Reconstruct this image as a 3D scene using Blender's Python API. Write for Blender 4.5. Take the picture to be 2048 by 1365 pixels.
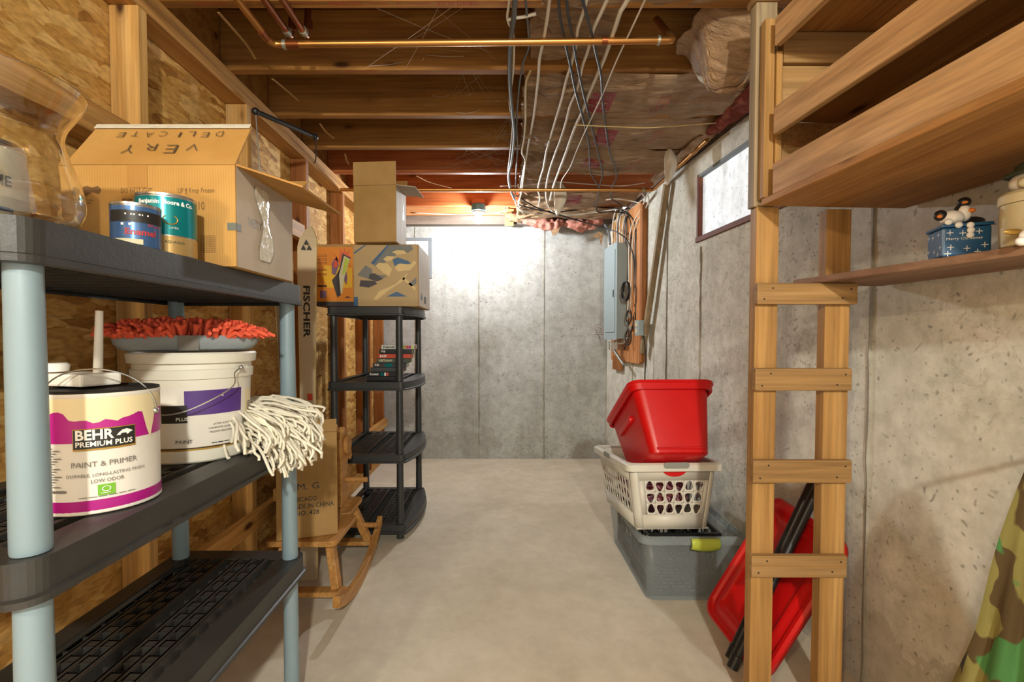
import bpy, bmesh, math, random
from mathutils import Vector, Matrix, noise as mnoise

for o in list(bpy.data.objects):
    bpy.data.objects.remove(o)
random.seed(7)
scene = bpy.context.scene
COL = scene.collection
V = Vector

# ------------------------------------------------------------------ camera
FPX, CX, CY, PITCH = 976.0, 1000.0, 704.0, math.atan(0.03)
CAMZ = 1.15
cam_d = bpy.data.cameras.new('camera')
cam_d.sensor_width = 36.0
cam_d.lens = FPX / 2048 * 36
cam_d.shift_x = (1024 - CX) / 2048
cam_d.shift_y = (CY - 682.5) / 2048
cam_d.clip_start = 0.02
cam = bpy.data.objects.new('camera', cam_d)
COL.objects.link(cam)
cam.location = (0, 0, CAMZ)
cam.rotation_euler = (math.pi / 2 - PITCH, 0, 0)
scene.camera = cam

# ------------------------------------------------------------------ light and exposure
world = bpy.data.worlds.new('basement_ambient')
scene.world = world
world.use_nodes = True
bg = world.node_tree.nodes['Background']
bg.inputs[0].default_value = (0.98, 0.98, 0.90, 1)
bg.inputs[1].default_value = 0.72
BULB_STRENGTH = 740.0            # bare bulb at the far end (emission of its glass)
BULB_COLOR = (0.93, 0.97, 1.0)
lamp_d = bpy.data.lights.new('ceiling_bulb_behind_camera', 'POINT')
lamp_d.energy = 36
lamp_d.color = (1.0, 0.91, 0.68)
lamp_d.shadow_soft_size = 0.04
lamp = bpy.data.objects.new('ceiling_bulb_behind_camera', lamp_d)
lamp.location = (-0.95, -1.15, 2.08)
COL.objects.link(lamp)
lamp2_d = bpy.data.lights.new('second_ceiling_bulb_behind_camera', 'POINT')
lamp2_d.energy = 125
lamp2_d.color = (1.0, 0.97, 0.84)
lamp2_d.shadow_soft_size = 0.05
lamp2 = bpy.data.objects.new('second_ceiling_bulb_behind_camera', lamp2_d)
lamp2.location = (0.30, -1.45, 2.10)
COL.objects.link(lamp2)
vs = scene.view_settings
vs.view_transform = 'Standard'
vs.look = 'None'
vs.exposure = 1.12
vs.gamma = 1.0
vs.use_curve_mapping = False

# ------------------------------------------------------------------ geometry helpers
_c, _s = math.cos(PITCH), math.sin(PITCH)
def ray(x, y):
    return V((x - CX, FPX * _c + (CY - y) * _s, -FPX * _s + (CY - y) * _c))
def at(x, y, d):
    r = ray(x, y); return V((0, 0, CAMZ)) + r * (d / r.y)
def atz(x, y, z):
    r = ray(x, y); return V((0, 0, CAMZ)) + r * ((z - CAMZ) / r.z)

OFF = {}
def lerp(a, b, t): return a + (b - a) * t
def sp(pts, k=5):
    P = [V(p) for p in pts]
    if len(P) < 3: return P
    out = []
    for i in range(len(P) - 1):
        p0 = P[i - 1] if i else P[i] * 2 - P[i + 1]
        p1, p2 = P[i], P[i + 1]
        p3 = P[i + 2] if i + 2 < len(P) else P[i + 1] * 2 - P[i]
        for j in range(k):
            t = j / k
            out.append(0.5 * ((2 * p1) + (p2 - p0) * t + (2 * p0 - 5 * p1 + 4 * p2 - p3) * t * t + (3 * p1 - p0 - 3 * p2 + p3) * t ** 3))
    out.append(P[-1])
    return out

_TXT = {}
def text_geo(s, bold=0.0):
    key = (s, bold)
    if key in _TXT: return _TXT[key]
    cu = bpy.data.curves.new('t', 'FONT')
    cu.body = s; cu.size = 1.0; cu.resolution_u = 2; cu.offset = bold
    ob = bpy.data.objects.new('t', cu)
    me = bpy.data.meshes.new_from_object(ob)
    vs_ = [(v.co.x, v.co.y) for v in me.vertices]
    fs = [tuple(p.vertices) for p in me.polygons]
    bpy.data.objects.remove(ob); bpy.data.curves.remove(cu); bpy.data.meshes.remove(me)
    if vs_:
        x0 = min(v[0] for v in vs_); x1 = max(v[0] for v in vs_)
        y0 = min(v[1] for v in vs_); y1 = max(v[1] for v in vs_)
        vs_ = [((x - x0) / (x1 - x0 or 1), (y - y0) / (y1 - y0 or 1)) for x, y in vs_]
        _TXT[key] = (vs_, fs, (x1 - x0) / (y1 - y0 or 1))
    else:
        _TXT[key] = ([], [], 1)
    return _TXT[key]

class MB:
    def __init__(s): s.v = []; s.f = []; s.chunks = []
    def add(s, vs_, fs):
        n = len(s.v); s.v += [V(p) for p in vs_]; s.f += [tuple(i + n for i in f) for f in fs]; return s
    def box(s, x0, x1, y0, y1, z0, z1):
        return s.obox(V(((x0 + x1) / 2, (y0 + y1) / 2, (z0 + z1) / 2)), V(((x1 - x0) / 2, 0, 0)), V((0, (y1 - y0) / 2, 0)), V((0, 0, (z1 - z0) / 2)))
    def obox(s, c, a, b, d):
        c, a, b, d = V(c), V(a), V(b), V(d)
        vs_ = [c + a * i + b * j + d * k for k in (-1, 1) for j in (-1, 1) for i in (-1, 1)]
        return s.add(vs_, [(0, 2, 3, 1), (4, 5, 7, 6), (0, 1, 5, 4), (2, 6, 7, 3), (0, 4, 6, 2), (1, 3, 7, 5)])
    def beam(s, p, q, w, h, up=(0, 0, 1)):
        p, q = V(p), V(q); d = (q - p)
        if d.length < 1e-9: return s
        dn = d.normalized(); side = dn.cross(V(up)).normalized(); u = side.cross(dn).normalized()
        return s.obox((p + q) / 2, side * w / 2, d / 2, u * h / 2)
    def tube(s, pts, r, n=8, cap=True):
        P = [V(p) for p in pts]; m = len(P); base = len(s.v)
        R = r if isinstance(r, (list, tuple)) else [r] * m
        nrm = None
        for i in range(m):
            t = (P[min(i + 1, m - 1)] - P[max(i - 1, 0)]).normalized()
            if nrm is None:
                a = V((0, 0, 1)) if abs(t.z) < .9 else V((1, 0, 0)); nrm = t.cross(a).normalized()
            else:
                nrm = (nrm - t * nrm.dot(t))
                nrm = nrm.normalized() if nrm.length > 1e-6 else t.orthogonal().normalized()
            b = t.cross(nrm)
            for k in range(n):
                an = 2 * math.pi * k / n
                s.v.append(P[i] + (nrm * math.cos(an) + b * math.sin(an)) * R[i])
        for i in range(m - 1):
            for k in range(n):
                a = base + i * n + k; b_ = base + i * n + (k + 1) % n
                s.f.append((a, b_, b_ + n, a + n))
        if cap:
            s.f.append(tuple(base + k for k in range(n))[::-1]); s.f.append(tuple(base + (m - 1) * n + k for k in range(n)))
        return s
    def lathe(s, prof, c=(0, 0, 0), n=32, cap=True):
        c = V(c); base = len(s.v); m = len(prof)
        for r, z in prof:
            for k in range(n):
                a = 2 * math.pi * k / n
                s.v.append(c + V((r * math.cos(a), r * math.sin(a), z)))
        for i in range(m - 1):
            for k in range(n):
                a = base + i * n + k; b = base + i * n + (k + 1) % n
                s.f.append((a, b, b + n, a + n))
        if cap:
            if prof[0][0] > 1e-5: s.f.append(tuple(base + k for k in range(n))[::-1])
            if prof[-1][0] > 1e-5: s.f.append(tuple(base + (m - 1) * n + k for k in range(n)))
        return s
    def ball(s, c, r, n=14, m=9, fn=None):
        c = V(c); r = (r, r, r) if not isinstance(r, (tuple, list)) else r
        base = len(s.v)
        for i in range(1, m):
            ph = math.pi * i / m
            for k in range(n):
                a = 2 * math.pi * k / n
                p = V((math.sin(ph) * math.cos(a), math.sin(ph) * math.sin(a), math.cos(ph)))
                if fn: p = fn(p)
                s.v.append(c + V((p.x * r[0], p.y * r[1], p.z * r[2])))
        top = len(s.v)
        pt, pb = V((0, 0, 1)), V((0, 0, -1))
        if fn: pt, pb = fn(pt), fn(pb)
        s.v.append(c + V((pt.x * r[0], pt.y * r[1], pt.z * r[2]))); s.v.append(c + V((pb.x * r[0], pb.y * r[1], pb.z * r[2])))
        for i in range(m - 2):
            for k in range(n):
                a = base + i * n + k; b = base + i * n + (k + 1) % n
                s.f.append((a, a + n, b + n, b))
        for k in range(n):
            s.f.append((top, base + k, base + (k + 1) % n))
            e = base + (m - 2) * n
            s.f.append((top + 1, e + (k + 1) % n, e + k))
        return s
    def prism(s, poly, fn, t0, t1):
        n = len(poly); base = len(s.v)
        for t in (t0, t1):
            for (u, w) in poly: s.v.append(V(fn(u, w, t)))
        s.f.append(tuple(base + i for i in range(n))[::-1]); s.f.append(tuple(base + n + i for i in range(n)))
        for i in range(n):
            j = (i + 1) % n; s.f.append((base + i, base + j, base + n + j, base + n + i))
        return s
    def grid(s, nu, nv, fn, cu=False):
        base = len(s.v)
        for j in range(nv + 1):
            for i in range(nu + (0 if cu else 1)):
                s.v.append(V(fn(i / nu, j / nv)))
        w = nu if cu else nu + 1
        for j in range(nv):
            for i in range(nu):
                a = base + j * w + i; b = base + j * w + (i + 1) % w
                s.f.append((a, b, b + w, a + w))
        return s
    def text(s, t, fn, h, w=None, u0=0, v0=0, align='L', bold=0.0):
        vs_, fs, asp = text_geo(t, bold)
        W = w if w else asp * h
        ox = u0 - (W / 2 if align == 'C' else W if align == 'R' else 0)
        a, b = len(s.v), len(s.f)
        s.add([fn(ox + x * W, v0 + y * h) for x, y in vs_], fs); s.chunks.append((a, len(s.v), b, len(s.f))); return s
    def build(s, name, mat, parent=None, smooth=False, bevel=0, seg=2, solid=0, off=0, sub=0, ang=38):
        if len(s.chunks) > 1 and parent is not None and name in ('lettering', 'handwriting', 'print', 'stamp'):
            used_v, used_f = set(), set()
            for a, b, c, d in s.chunks:                  # one part for each word
                m = MB(); m.v = s.v[a:b]; m.f = [tuple(i - a for i in f) for f in s.f[c:d]]; r = m.build(name, mat, parent)
                used_f |= set(range(c, d))
            rest = [f for i, f in enumerate(s.f) if i not in used_f]
            if rest:
                ids = sorted({i for f in rest for i in f}); mp_ = {i: k for k, i in enumerate(ids)}
                m = MB(); m.v = [s.v[i] for i in ids]; m.f = [tuple(mp_[i] for i in f) for f in rest]; r = m.build('small_print', mat, parent); r['kind'] = 'stuff'
            return r
        vs_ = s.v
        if parent is not None: o_ = OFF[parent.name]
        else:
            x0 = min(p.x for p in vs_); x1 = max(p.x for p in vs_); y0 = min(p.y for p in vs_); y1 = max(p.y for p in vs_); z0 = min(p.z for p in vs_)
            o_ = V(((x0 + x1) / 2, (y0 + y1) / 2, z0))
        me = bpy.data.meshes.new(name)
        me.from_pydata([tuple(p - o_) for p in vs_], [], s.f)
        if bevel:
            bm = bmesh.new(); bm.from_mesh(me)
            bm.normal_update()
            es = [e for e in bm.edges if len(e.link_faces) == 2 and e.calc_face_angle(0) > math.radians(40)]
            bmesh.ops.bevel(bm, geom=es, offset=bevel, segments=seg, profile=.6, affect='EDGES', clamp_overlap=True)
            bm.to_mesh(me); bm.free()
        if smooth:
            me.polygons.foreach_set('use_smooth', [True] * len(me.polygons))
            me.set_sharp_from_angle(angle=math.radians(ang))
        me.materials.append(mat)
        o = bpy.data.objects.new(name, me); COL.objects.link(o)
        if parent is not None: o.parent = parent
        else: o.location = o_
        OFF[o.name] = o_
        if solid:
            md = o.modifiers.new('solid', 'SOLIDIFY'); md.thickness = solid; md.offset = off
        if sub:
            md = o.modifiers.new('sub', 'SUBSURF'); md.levels = sub; md.render_levels = sub
        return o

def tag(o, label, cat=None, group=None, kind=None):
    if label: o['label'] = label
    if cat: o['category'] = cat
    if group: o['group'] = group
    if kind: o['kind'] = kind
    return o
def thing(name, label, cat, loc, group=None, kind=None):
    o = bpy.data.objects.new(name, None); COL.objects.link(o)
    o.location = loc; o.empty_display_size = .1; OFF[o.name] = V(loc)
    return tag(o, label, cat, group, kind)
def struct(o): o['kind'] = 'structure'; return o
def rr(x0, x1, y0, y1, r, n=5):
    out = []
    for cx, cy, a0 in ((x1 - r, y0 + r, -90), (x1 - r, y1 - r, 0), (x0 + r, y1 - r, 90), (x0 + r, y0 + r, 180)):
        for k in range(n + 1):
            a = math.radians(a0 + 90 * k / n); out.append((cx + r * math.cos(a), cy + r * math.sin(a)))
    return out
def plane_fn(o, U, W, lift=0.0):
    o, U, W = V(o), V(U).normalized(), V(W).normalized(); n = U.cross(W).normalized()
    return lambda u, v, t=0.0: o + U * u + W * v + n * (lift + t)
def cyl_fn(c, r, phi, tap=0.0):
    c = V(c)
    return lambda u, v, t=0.0: c + V(((r + t + tap * v) * math.cos(phi + u / r), (r + t + tap * v) * math.sin(phi + u / r), v))

# ------------------------------------------------------------------ materials
def lin(h):
    h = h.lstrip('#'); c = [int(h[i:i + 2], 16) / 255 for i in (0, 2, 4)]
    return tuple((x / 12.92 if x <= .04045 else ((x + .055) / 1.055) ** 2.4) for x in c) + (1,)
def mk(name):
    m = bpy.data.materials.new(name); m.use_nodes = True
    nt = m.node_tree; return m, nt, nt.nodes['Principled BSDF']
def nd(nt, typ, **kw):
    n = nt.nodes.new(typ)
    for k, v in kw.items():
        if k.startswith('i_'):
            key = k[2:]; key = int(key) if key.isdigit() else key.replace('_', ' ')
            n.inputs[key].default_value = v
        else: setattr(n, k, v)
    return n
def coords(nt, scale=(1, 1, 1), rot=(0, 0, 0), kind='Object'):
    tc = nd(nt, 'ShaderNodeTexCoord'); mp = nd(nt, 'ShaderNodeMapping')
    mp.inputs['Scale'].default_value = scale; mp.inputs['Rotation'].default_value = rot
    nt.links.new(tc.outputs[kind], mp.inputs['Vector']); return mp.outputs['Vector']
def ramp(nt, fac, stops, interp='LINEAR'):
    r = nd(nt, 'ShaderNodeValToRGB'); cr = r.color_ramp; cr.interpolation = interp
    while len(cr.elements) > 1: cr.elements.remove(cr.elements[-1])
    cr.elements[0].position = stops[0][0]; cr.elements[0].color = lin(stops[0][1])
    for p, c in stops[1:]:
        e = cr.elements.new(p); e.color = lin(c)
    nt.links.new(fac, r.inputs['Fac']); return r.outputs['Color']
def noise(nt, vec, scale, detail=4, rough=.55, dist=0.0):
    n = nd(nt, 'ShaderNodeTexNoise'); n.inputs['Scale'].default_value = scale; n.inputs['Detail'].default_value = detail
    n.inputs['Roughness'].default_value = rough; n.inputs['Distortion'].default_value = dist
    nt.links.new(vec, n.inputs['Vector']); return n.outputs[0]
def mix(nt, fac, a, b, mode='MIX'):
    m = nd(nt, 'ShaderNodeMix', data_type='RGBA', blend_type=mode)
    for sock, val in ((m.inputs[0], fac), (m.inputs[6], a), (m.inputs[7], b)):
        if hasattr(val, 'is_linked') or hasattr(val, 'links'): nt.links.new(val, sock)
        else: sock.default_value = val
    return m.outputs[2]
def bump(nt, h, bsdf, strength=.2, dist=.01):
    b = nd(nt, 'ShaderNodeBump'); b.inputs['Strength'].default_value = strength; b.inputs['Distance'].default_value = dist
    nt.links.new(h, b.inputs['Height']); nt.links.new(b.outputs[0], bsdf.inputs['Normal'])
def simple(name, col, rough=.5, metal=0, var=.12, vs_=9, bmp=0, bs=60, alpha=None, emit=None, spec=None):
    m, nt, b = mk(name)
    vec = coords(nt)
    n = noise(nt, vec, vs_, 3)
    c = lin(col)
    lo = tuple(x * (1 - var) for x in c[:3]) + (1,); hi = tuple(min(1, x * (1 + var)) for x in c[:3]) + (1,)
    o = mix(nt, n, lo, hi)
    nt.links.new(o, b.inputs['Base Color'])
    b.inputs['Roughness'].default_value = rough; b.inputs['Metallic'].default_value = metal
    if spec is not None: b.inputs['Specular IOR Level'].default_value = spec
    if bmp: bump(nt, noise(nt, vec, bs, 3), b, bmp, .004)
    return m
def wood(name, dark, mid, light, axis='Y', knots=True, rough=.62, sc=1.0):
    m, nt, b = mk(name)
    ax = 'XYZ'.index(axis)
    s1 = [13 * sc] * 3; s1[ax] = .8 * sc
    s2 = [85 * sc] * 3; s2[ax] = 2.2 * sc
    v1 = coords(nt, s1); v2 = coords(nt, s2); v0 = coords(nt)
    n1 = noise(nt, v1, 1.0, 5, .6, 1.2); n2 = noise(nt, v2, 1.0, 3, .6)
    c = ramp(nt, n1, [(.25, dark), (.5, mid), (.75, light)])
    c2 = ramp(nt, n2, [(.3, '#8a8a8a'), (.62, '#ffffff')])
    c = mix(nt, .45, c, c2, 'MULTIPLY')
    big = ramp(nt, noise(nt, v0, 1.7, 3), [(.3, '#b8a898'), (.7, '#ffffff')])
    c = mix(nt, .5, c, big, 'MULTIPLY')
    if knots:
        s3 = [6.0 * sc] * 3; s3[ax] = 2.3 * sc
        vv = nd(nt, 'ShaderNodeTexVoronoi'); vv.inputs['Scale'].default_value = 1.0
        nt.links.new(coords(nt, s3), vv.inputs['Vector'])
        kf = ramp(nt, vv.outputs['Distance'], [(.05, '#ffffff'), (.10, '#707070'), (.17, '#000000')])
        c = mix(nt, kf, c, lin('#4a2a12'))
    nt.links.new(c, b.inputs['Base Color'])
    b.inputs['Roughness'].default_value = rough
    b.inputs['Specular IOR Level'].default_value = .3
    bump(nt, n2, b, .12, .003)
    return m
def concrete(name, base, light, dark, pits=1.0, stain=True, speck='#4a443b', psc=40, soft=1.0, mott=None):
    m, nt, b = mk(name)
    v = coords(nt)
    n1 = noise(nt, v, 1.3, 6, .62, .4)
    c = ramp(nt, n1, [(.28, dark), (.5, base), (.72, light)])
    n2 = noise(nt, v, 14, 6, .7)
    c = mix(nt, .45 * soft, c, ramp(nt, n2, [(.3, '#a8a59d'), (.62, '#ffffff')]), 'MULTIPLY')
    n3 = noise(nt, coords(nt, (1, 1, .12)), 6, 4, .6)
    c = mix(nt, .22 * soft, c, ramp(nt, n3, [(.35, '#9c9890'), (.6, '#ffffff')]), 'MULTIPLY')
    h = n2
    if pits:
        vo = nd(nt, 'ShaderNodeTexVoronoi'); vo.inputs['Scale'].default_value = psc
        w = mix(nt, .12, v, nd_color(nt, v, 9), 'ADD')
        nt.links.new(w, vo.inputs['Vector'])
        dens = ramp(nt, noise(nt, v, 3.2, 3), [(.30, '#404040'), (.58, '#ffffff')])
        pf = ramp(nt, vo.outputs['Distance'], [(.13, '#c0c0c0'), (.27, '#000000')])
        sep = nd(nt, 'ShaderNodeSeparateColor'); nt.links.new(vo.outputs['Color'], sep.inputs[0])
        sel = ramp(nt, sep.outputs[0], [(.25, '#000000'), (.3, '#ffffff')])
        pf = mix(nt, 1.0, pf, sel, 'MULTIPLY')
        pf = mix(nt, .75, pf, dens, 'MULTIPLY')
        pfac = mix(nt, 1.0, pf, (pits, pits, pits, 1), 'MULTIPLY')
        c = mix(nt, pfac, c, lin(speck))
        # larger worm-like marks
        vo2 = nd(nt, 'ShaderNodeTexVoronoi'); vo2.inputs['Scale'].default_value = 7.5
        nt.links.new(mix(nt, .3, v, nd_color(nt, v, 14), 'ADD'), vo2.inputs['Vector'])
        p2 = ramp(nt, vo2.outputs['Distance'], [(.03, '#d0d0d0'), (.08, '#000000')])
        c = mix(nt, p2, c, lin(speck))
    if mott:
        mf = ramp(nt, noise(nt, v, 34, 5, .75, .8), [(.50, '#000000'), (.66, '#ffffff')])
        mf = mix(nt, 1.0, mf, ramp(nt, noise(nt, v, 1.9, 4, .6), [(.42, '#000000'), (.62, '#c0c0c0')]), 'MULTIPLY')
        c = mix(nt, mf, c, lin(mott))
    if stain:
        tc = nd(nt, 'ShaderNodeTexCoord'); sx = nd(nt, 'ShaderNodeSeparateXYZ'); nt.links.new(tc.outputs['Object'], sx.inputs[0])
        ma = nd(nt, 'ShaderNodeMath', operation='MULTIPLY_ADD'); nt.links.new(noise(nt, v, 2.4, 5, .65), ma.inputs[0]); ma.inputs[1].default_value = 1.7
        nt.links.new(sx.outputs['Z'], ma.inputs[2])
        st = ramp(nt, ma.outputs[0], [(.50, '#000000'), (.82, '#707070'), (1.05, '#a0a0a0'), (1.35, '#707070'), (1.5, '#000000')])
        c = mix(nt, st, c, lin('#8b8375'))
    nt.links.new(c, b.inputs['Base Color'])
    b.inputs['Roughness'].default_value = .85; b.inputs['Specular IOR Level'].default_value = .25
    bump(nt, h, b, .25, .006)
    return m
def nd_color(nt, v, sc):
    n = nd(nt, 'ShaderNodeTexNoise'); n.inputs['Scale'].default_value = sc; n.inputs['Detail'].default_value = 2
    nt.links.new(v, n.inputs['Vector']); return n.outputs['Color']
def osb(name):
    m, nt, b = mk(name)
    acc = None; hs = None
    for i, (rot, sc) in enumerate((((.5, 0, 0), (1, 8, 22)), ((-.9, 0, 0), (1, 9, 25)), ((1.7, 0, 0), (1, 9, 24)), ((-.25, 0, 0), (1, 12, 34)))):
        vo = nd(nt, 'ShaderNodeTexVoronoi'); vo.inputs['Scale'].default_value = 1.0
        v = coords(nt, sc, rot)
        nt.links.new(mix(nt, 1.0, v, nd_color(nt, v, .5), 'ADD'), vo.inputs['Vector'])
        se = nd(nt, 'ShaderNodeSeparateColor'); nt.links.new(vo.outputs['Color'], se.inputs[0])
        c = ramp(nt, se.outputs[0], [(0, '#9c6b33'), (.2, '#be8d47'), (.6, '#d0a158'), (1, '#e6be78')])
        if acc is None: acc, hs = c, se.outputs[0]
        else:
            fac = ramp(nt, se.outputs[1], [(.45, '#000000'), (.55, '#ffffff')])
            acc = mix(nt, fac, acc, c)
    v = coords(nt)
    acc = mix(nt, .5, acc, ramp(nt, noise(nt, coords(nt, (1, 30, 90), (.6, 0, 0)), 1, 3), [(.3, '#8f8478'), (.6, '#ffffff')]), 'MULTIPLY')
    acc = mix(nt, .5, acc, ramp(nt, noise(nt, v, 3, 4), [(.3, '#a08c78'), (.6, '#ffffff')]), 'MULTIPLY')
    nt.links.new(acc, b.inputs['Base Color']); b.inputs['Roughness'].default_value = .7; b.inputs['Specular IOR Level'].default_value = .25
    bump(nt, hs, b, .35, .004)
    return m
def cardboard(name, col, dark):
    m, nt, b = mk(name)
    v = coords(nt)
    c = ramp(nt, noise(nt, v, 5, 5), [(.3, dark), (.65, col)])
    w = nd(nt, 'ShaderNodeTexWave', bands_direction='X'); w.inputs['Scale'].default_value = 55; w.inputs['Distortion'].default_value = .6
    nt.links.new(v, w.inputs['Vector'])
    c = mix(nt, .10, c, w.outputs['Color'], 'MULTIPLY')
    nt.links.new(c, b.inputs['Base Color']); b.inputs['Roughness'].default_value = .75; b.inputs['Specular IOR Level'].default_value = .2
    bump(nt, w.outputs['Fac'], b, .05, .002)
    return m
def kraft(name, base='#9d7d5c', dark='#7c5e42', light='#b59879'):
    m, nt, b = mk(name)
    v = coords(nt)
    c = ramp(nt, noise(nt, v, 3.5, 6, .65, .6), [(.3, dark), (.5, base), (.72, light)])
    wr = noise(nt, coords(nt, (3, 24, 10), (0, 0, .25)), 1.6, 5, .6, 1.5)
    nt.links.new(c, b.inputs['Base Color']); b.inputs['Roughness'].default_value = .55
    b.inputs['Specular IOR Level'].default_value = .45
    bump(nt, wr, b, .9, .03)
    return m
def fluff(name, a, bcol, ccol):
    m, nt, b = mk(name)
    v = coords(nt)
    c = ramp(nt, noise(nt, v, 16, 6, .7, .6), [(.3, a), (.5, bcol), (.7, ccol)])
    nt.links.new(c, b.inputs['Base Color']); b.inputs['Roughness'].default_value = .9; b.inputs['Specular IOR Level'].default_value = .1
    bump(nt, noise(nt, v, 70, 5, .7), b, .8, .01)
    return m

M = {}
M['concrete_wall'] = concrete('concrete_wall', '#b6b7b3', '#c4c6c4', '#a19f98', mott='#8b8478')
M['concrete_side'] = concrete('concrete_side', '#dad9cf', '#e4e3db', '#bfbcae', psc=40, mott='#80775c')
M['concrete_floor'] = concrete('concrete_floor', '#d2c7b3', '#dbd1bf', '#bfb39d', pits=.0, stain=False, soft=.45)
M['seam'] = concrete('seam', '#a6a296', '#bbb8ae', '#7d776b', pits=.6, stain=False)
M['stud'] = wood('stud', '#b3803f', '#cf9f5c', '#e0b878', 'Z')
M['stud_y'] = wood('stud_y', '#a8743a', '#c4914f', '#d8ab6c', 'Y')
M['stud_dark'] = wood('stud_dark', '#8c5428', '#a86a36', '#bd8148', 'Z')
M['joist'] = wood('joist', '#8a5c2a', '#a97639', '#c4914c', 'X')
M['joist_red'] = wood('joist_red', '#9a4f26', '#b96a38', '#cf8650', 'X')
M['ledge_wood'] = wood('ledge_wood', '#b97746', '#d29561', '#e0ac7c', 'X')
M['subfloor'] = wood('subfloor', '#5b3618', '#744821', '#8d5b2d', 'Y', knots=False)
M['sill'] = wood('sill', '#6a5b4c', '#85766a', '#9b8d80', 'X', knots=False)
M['osb'] = osb('osb')
M['ladder'] = wood('ladder', '#946c3a', '#b0854b', '#c69d62', 'Z')
M['ladder_x'] = wood('ladder_x', '#86663c', '#a07c4c', '#b89364', 'X')
M['ladder_grey'] = wood('ladder_grey', '#857257', '#a08c6c', '#b6a282', 'Z')
M['shelf_wood'] = wood('shelf_wood', '#ad8050', '#c59a68', '#d6ae7e', 'Y')
M['shelf_deck'] = wood('shelf_deck', '#93622f', '#ad7a40', '#c29355', 'Y')
M['plank'] = wood('plank', '#6b4c36', '#8a6850', '#a3836a', 'Y', knots=False)
M['pine'] = wood('pine', '#b27a3e', '#cb9553', '#dcae70', 'Y', knots=False, rough=.45)
M['plywood'] = wood('plywood', '#b4713c', '#cc8a52', '#dca06a', 'Z', knots=False)
M['grey_pole'] = simple('grey_pole', '#7c909a', .38, var=.05)
M['shelf_black'] = simple('shelf_black', '#2f2e2c', .45, var=.25, vs_=22, bmp=.1, bs=120)
M['shelf_dark'] = simple('shelf_dark', '#313232', .42, var=.2, vs_=22, bmp=.06, bs=120)
M['black_plastic'] = simple('black_plastic', '#191a1c', .4)
M['black_cable'] = simple('black_cable', '#1d2023', .38)
M['grey_cable'] = simple('grey_cable', '#4d5358', .35)
M['white_cable'] = simple('white_cable', '#cfc7b8', .45, var=.1)
M['beige_cable'] = simple('beige_cable', '#b8a06c', .5, var=.1)
M['copper'] = simple('copper', '#b98348', .3, metal=.85, var=.2, vs_=14)
M['copper_dark'] = simple('copper_dark', '#8a4f2c', .35, metal=.8, var=.3, vs_=14)
M['solder'] = simple('solder', '#a9ada0', .35, metal=.7)
M['steel'] = simple('steel', '#b6b6b0', .3, metal=.9)
M['tin'] = simple('tin', '#b9bcc0', .25, metal=.9)
M['panel_grey'] = simple('panel_grey', '#8d9c9f', .45, var=.04)
M['panel_side'] = M['panel_grey']
M['red_plastic'] = simple('red_plastic', '#c80d10', .36, var=.08)
M['white_plastic'] = simple('white_plastic', '#d2d0c4', .38, var=.04)
M['white'] = simple('white', '#e4e2dc', .5, var=.03)
M['white_label'] = simple('white_label', '#d4d0c8', .45, var=.02)
M['cream_label'] = simple('cream_label', '#d9cba4', .5, var=.08)
M['magenta'] = simple('magenta', '#a4127c', .4, var=.06)
M['purple'] = simple('purple', '#4b2d78', .42, var=.06)
M['ink'] = simple('ink', '#1c1a18', .5)
M['grey_ink'] = simple('grey_ink', '#6d6a66', .5)
M['gold'] = simple('gold', '#a88438', .4, metal=.4)
M['lime'] = simple('lime', '#6fae2c', .45)
M['lime_handle'] = simple('lime_handle', '#b5c54a', .4)
M['grey_handle'] = simple('grey_handle', '#878a84', .5)
M['card'] = cardboard('card', '#bd9152', '#aa7e41')
M['card2'] = cardboard('card2', '#ad8a58', '#9b7846')
M['card_inner'] = cardboard('card_inner', '#b3854a', '#a07238')
M['card_grey'] = cardboard('card_grey', '#b9ab9a', '#a59787')
M['pen'] = simple('pen', '#4f4334', .6)
M['box_ink'] = simple('box_ink', '#6a4a26', .6)
M['tape'] = simple('tape', '#c6bfae', .15, var=.15, vs_=40, bmp=.8, bs=50)
M['duct_tape'] = simple('duct_tape', '#5f635c', .5)
M['teal'] = simple('teal', '#0a7f86', .22, metal=.45, var=.2, vs_=20)
M['can_gold'] = simple('can_gold', '#b99a63', .3, metal=.5)
M['can_blue'] = simple('can_blue', '#3f618f', .25, metal=.4, var=.3, vs_=30)
M['red_ink'] = simple('red_ink', '#b03434', .5)
M['stamp_red'] = simple('stamp_red', '#a5432f', .6)
M['chenille'] = simple('chenille', '#dd5a3c', .8, var=.25, vs_=30)
M['grey_cloth'] = simple('grey_cloth', '#7f8689', .8, var=.15, bmp=.4, bs=120)
M['grey_strap'] = simple('grey_strap', '#6f6a62', .7)
M['mop'] = simple('mop', '#e6dfcc', .9, var=.22, vs_=18, bmp=.4, bs=200)
M['kraft'] = kraft('kraft')
M['kraft_red'] = simple('kraft_red', '#8c3038', .5, var=.15)
M['kraft_line'] = simple('kraft_line', '#9a5548', .6)
M['kraft_letter'] = simple('kraft_letter', '#b07a70', .6)
M['pink'] = fluff('pink', '#8d4a3c', '#b97c6c', '#d3a596')
M['pink_red'] = fluff('pink_red', '#4d251c', '#743629', '#965c4b')
M['paper_white'] = simple('paper_white', '#c9bfae', .7, var=.15, bmp=.3, bs=20)
M['window_white'] = concrete('window_white', '#d5dade', '#e2e6e9', '#c4cacf', pits=.9, stain=False, psc=34)
_m = M['window_white']; _b = _m.node_tree.nodes['Principled BSDF']      # daylight behind the frosted pane
_m.node_tree.links.new(_b.inputs['Base Color'].links[0].from_socket, _b.inputs['Emission Color']); _b.inputs['Emission Strength'].default_value = .5
M['rust'] = simple('rust', '#6b3b27', .7, var=.35, vs_=20, bmp=.4, bs=60)
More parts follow.
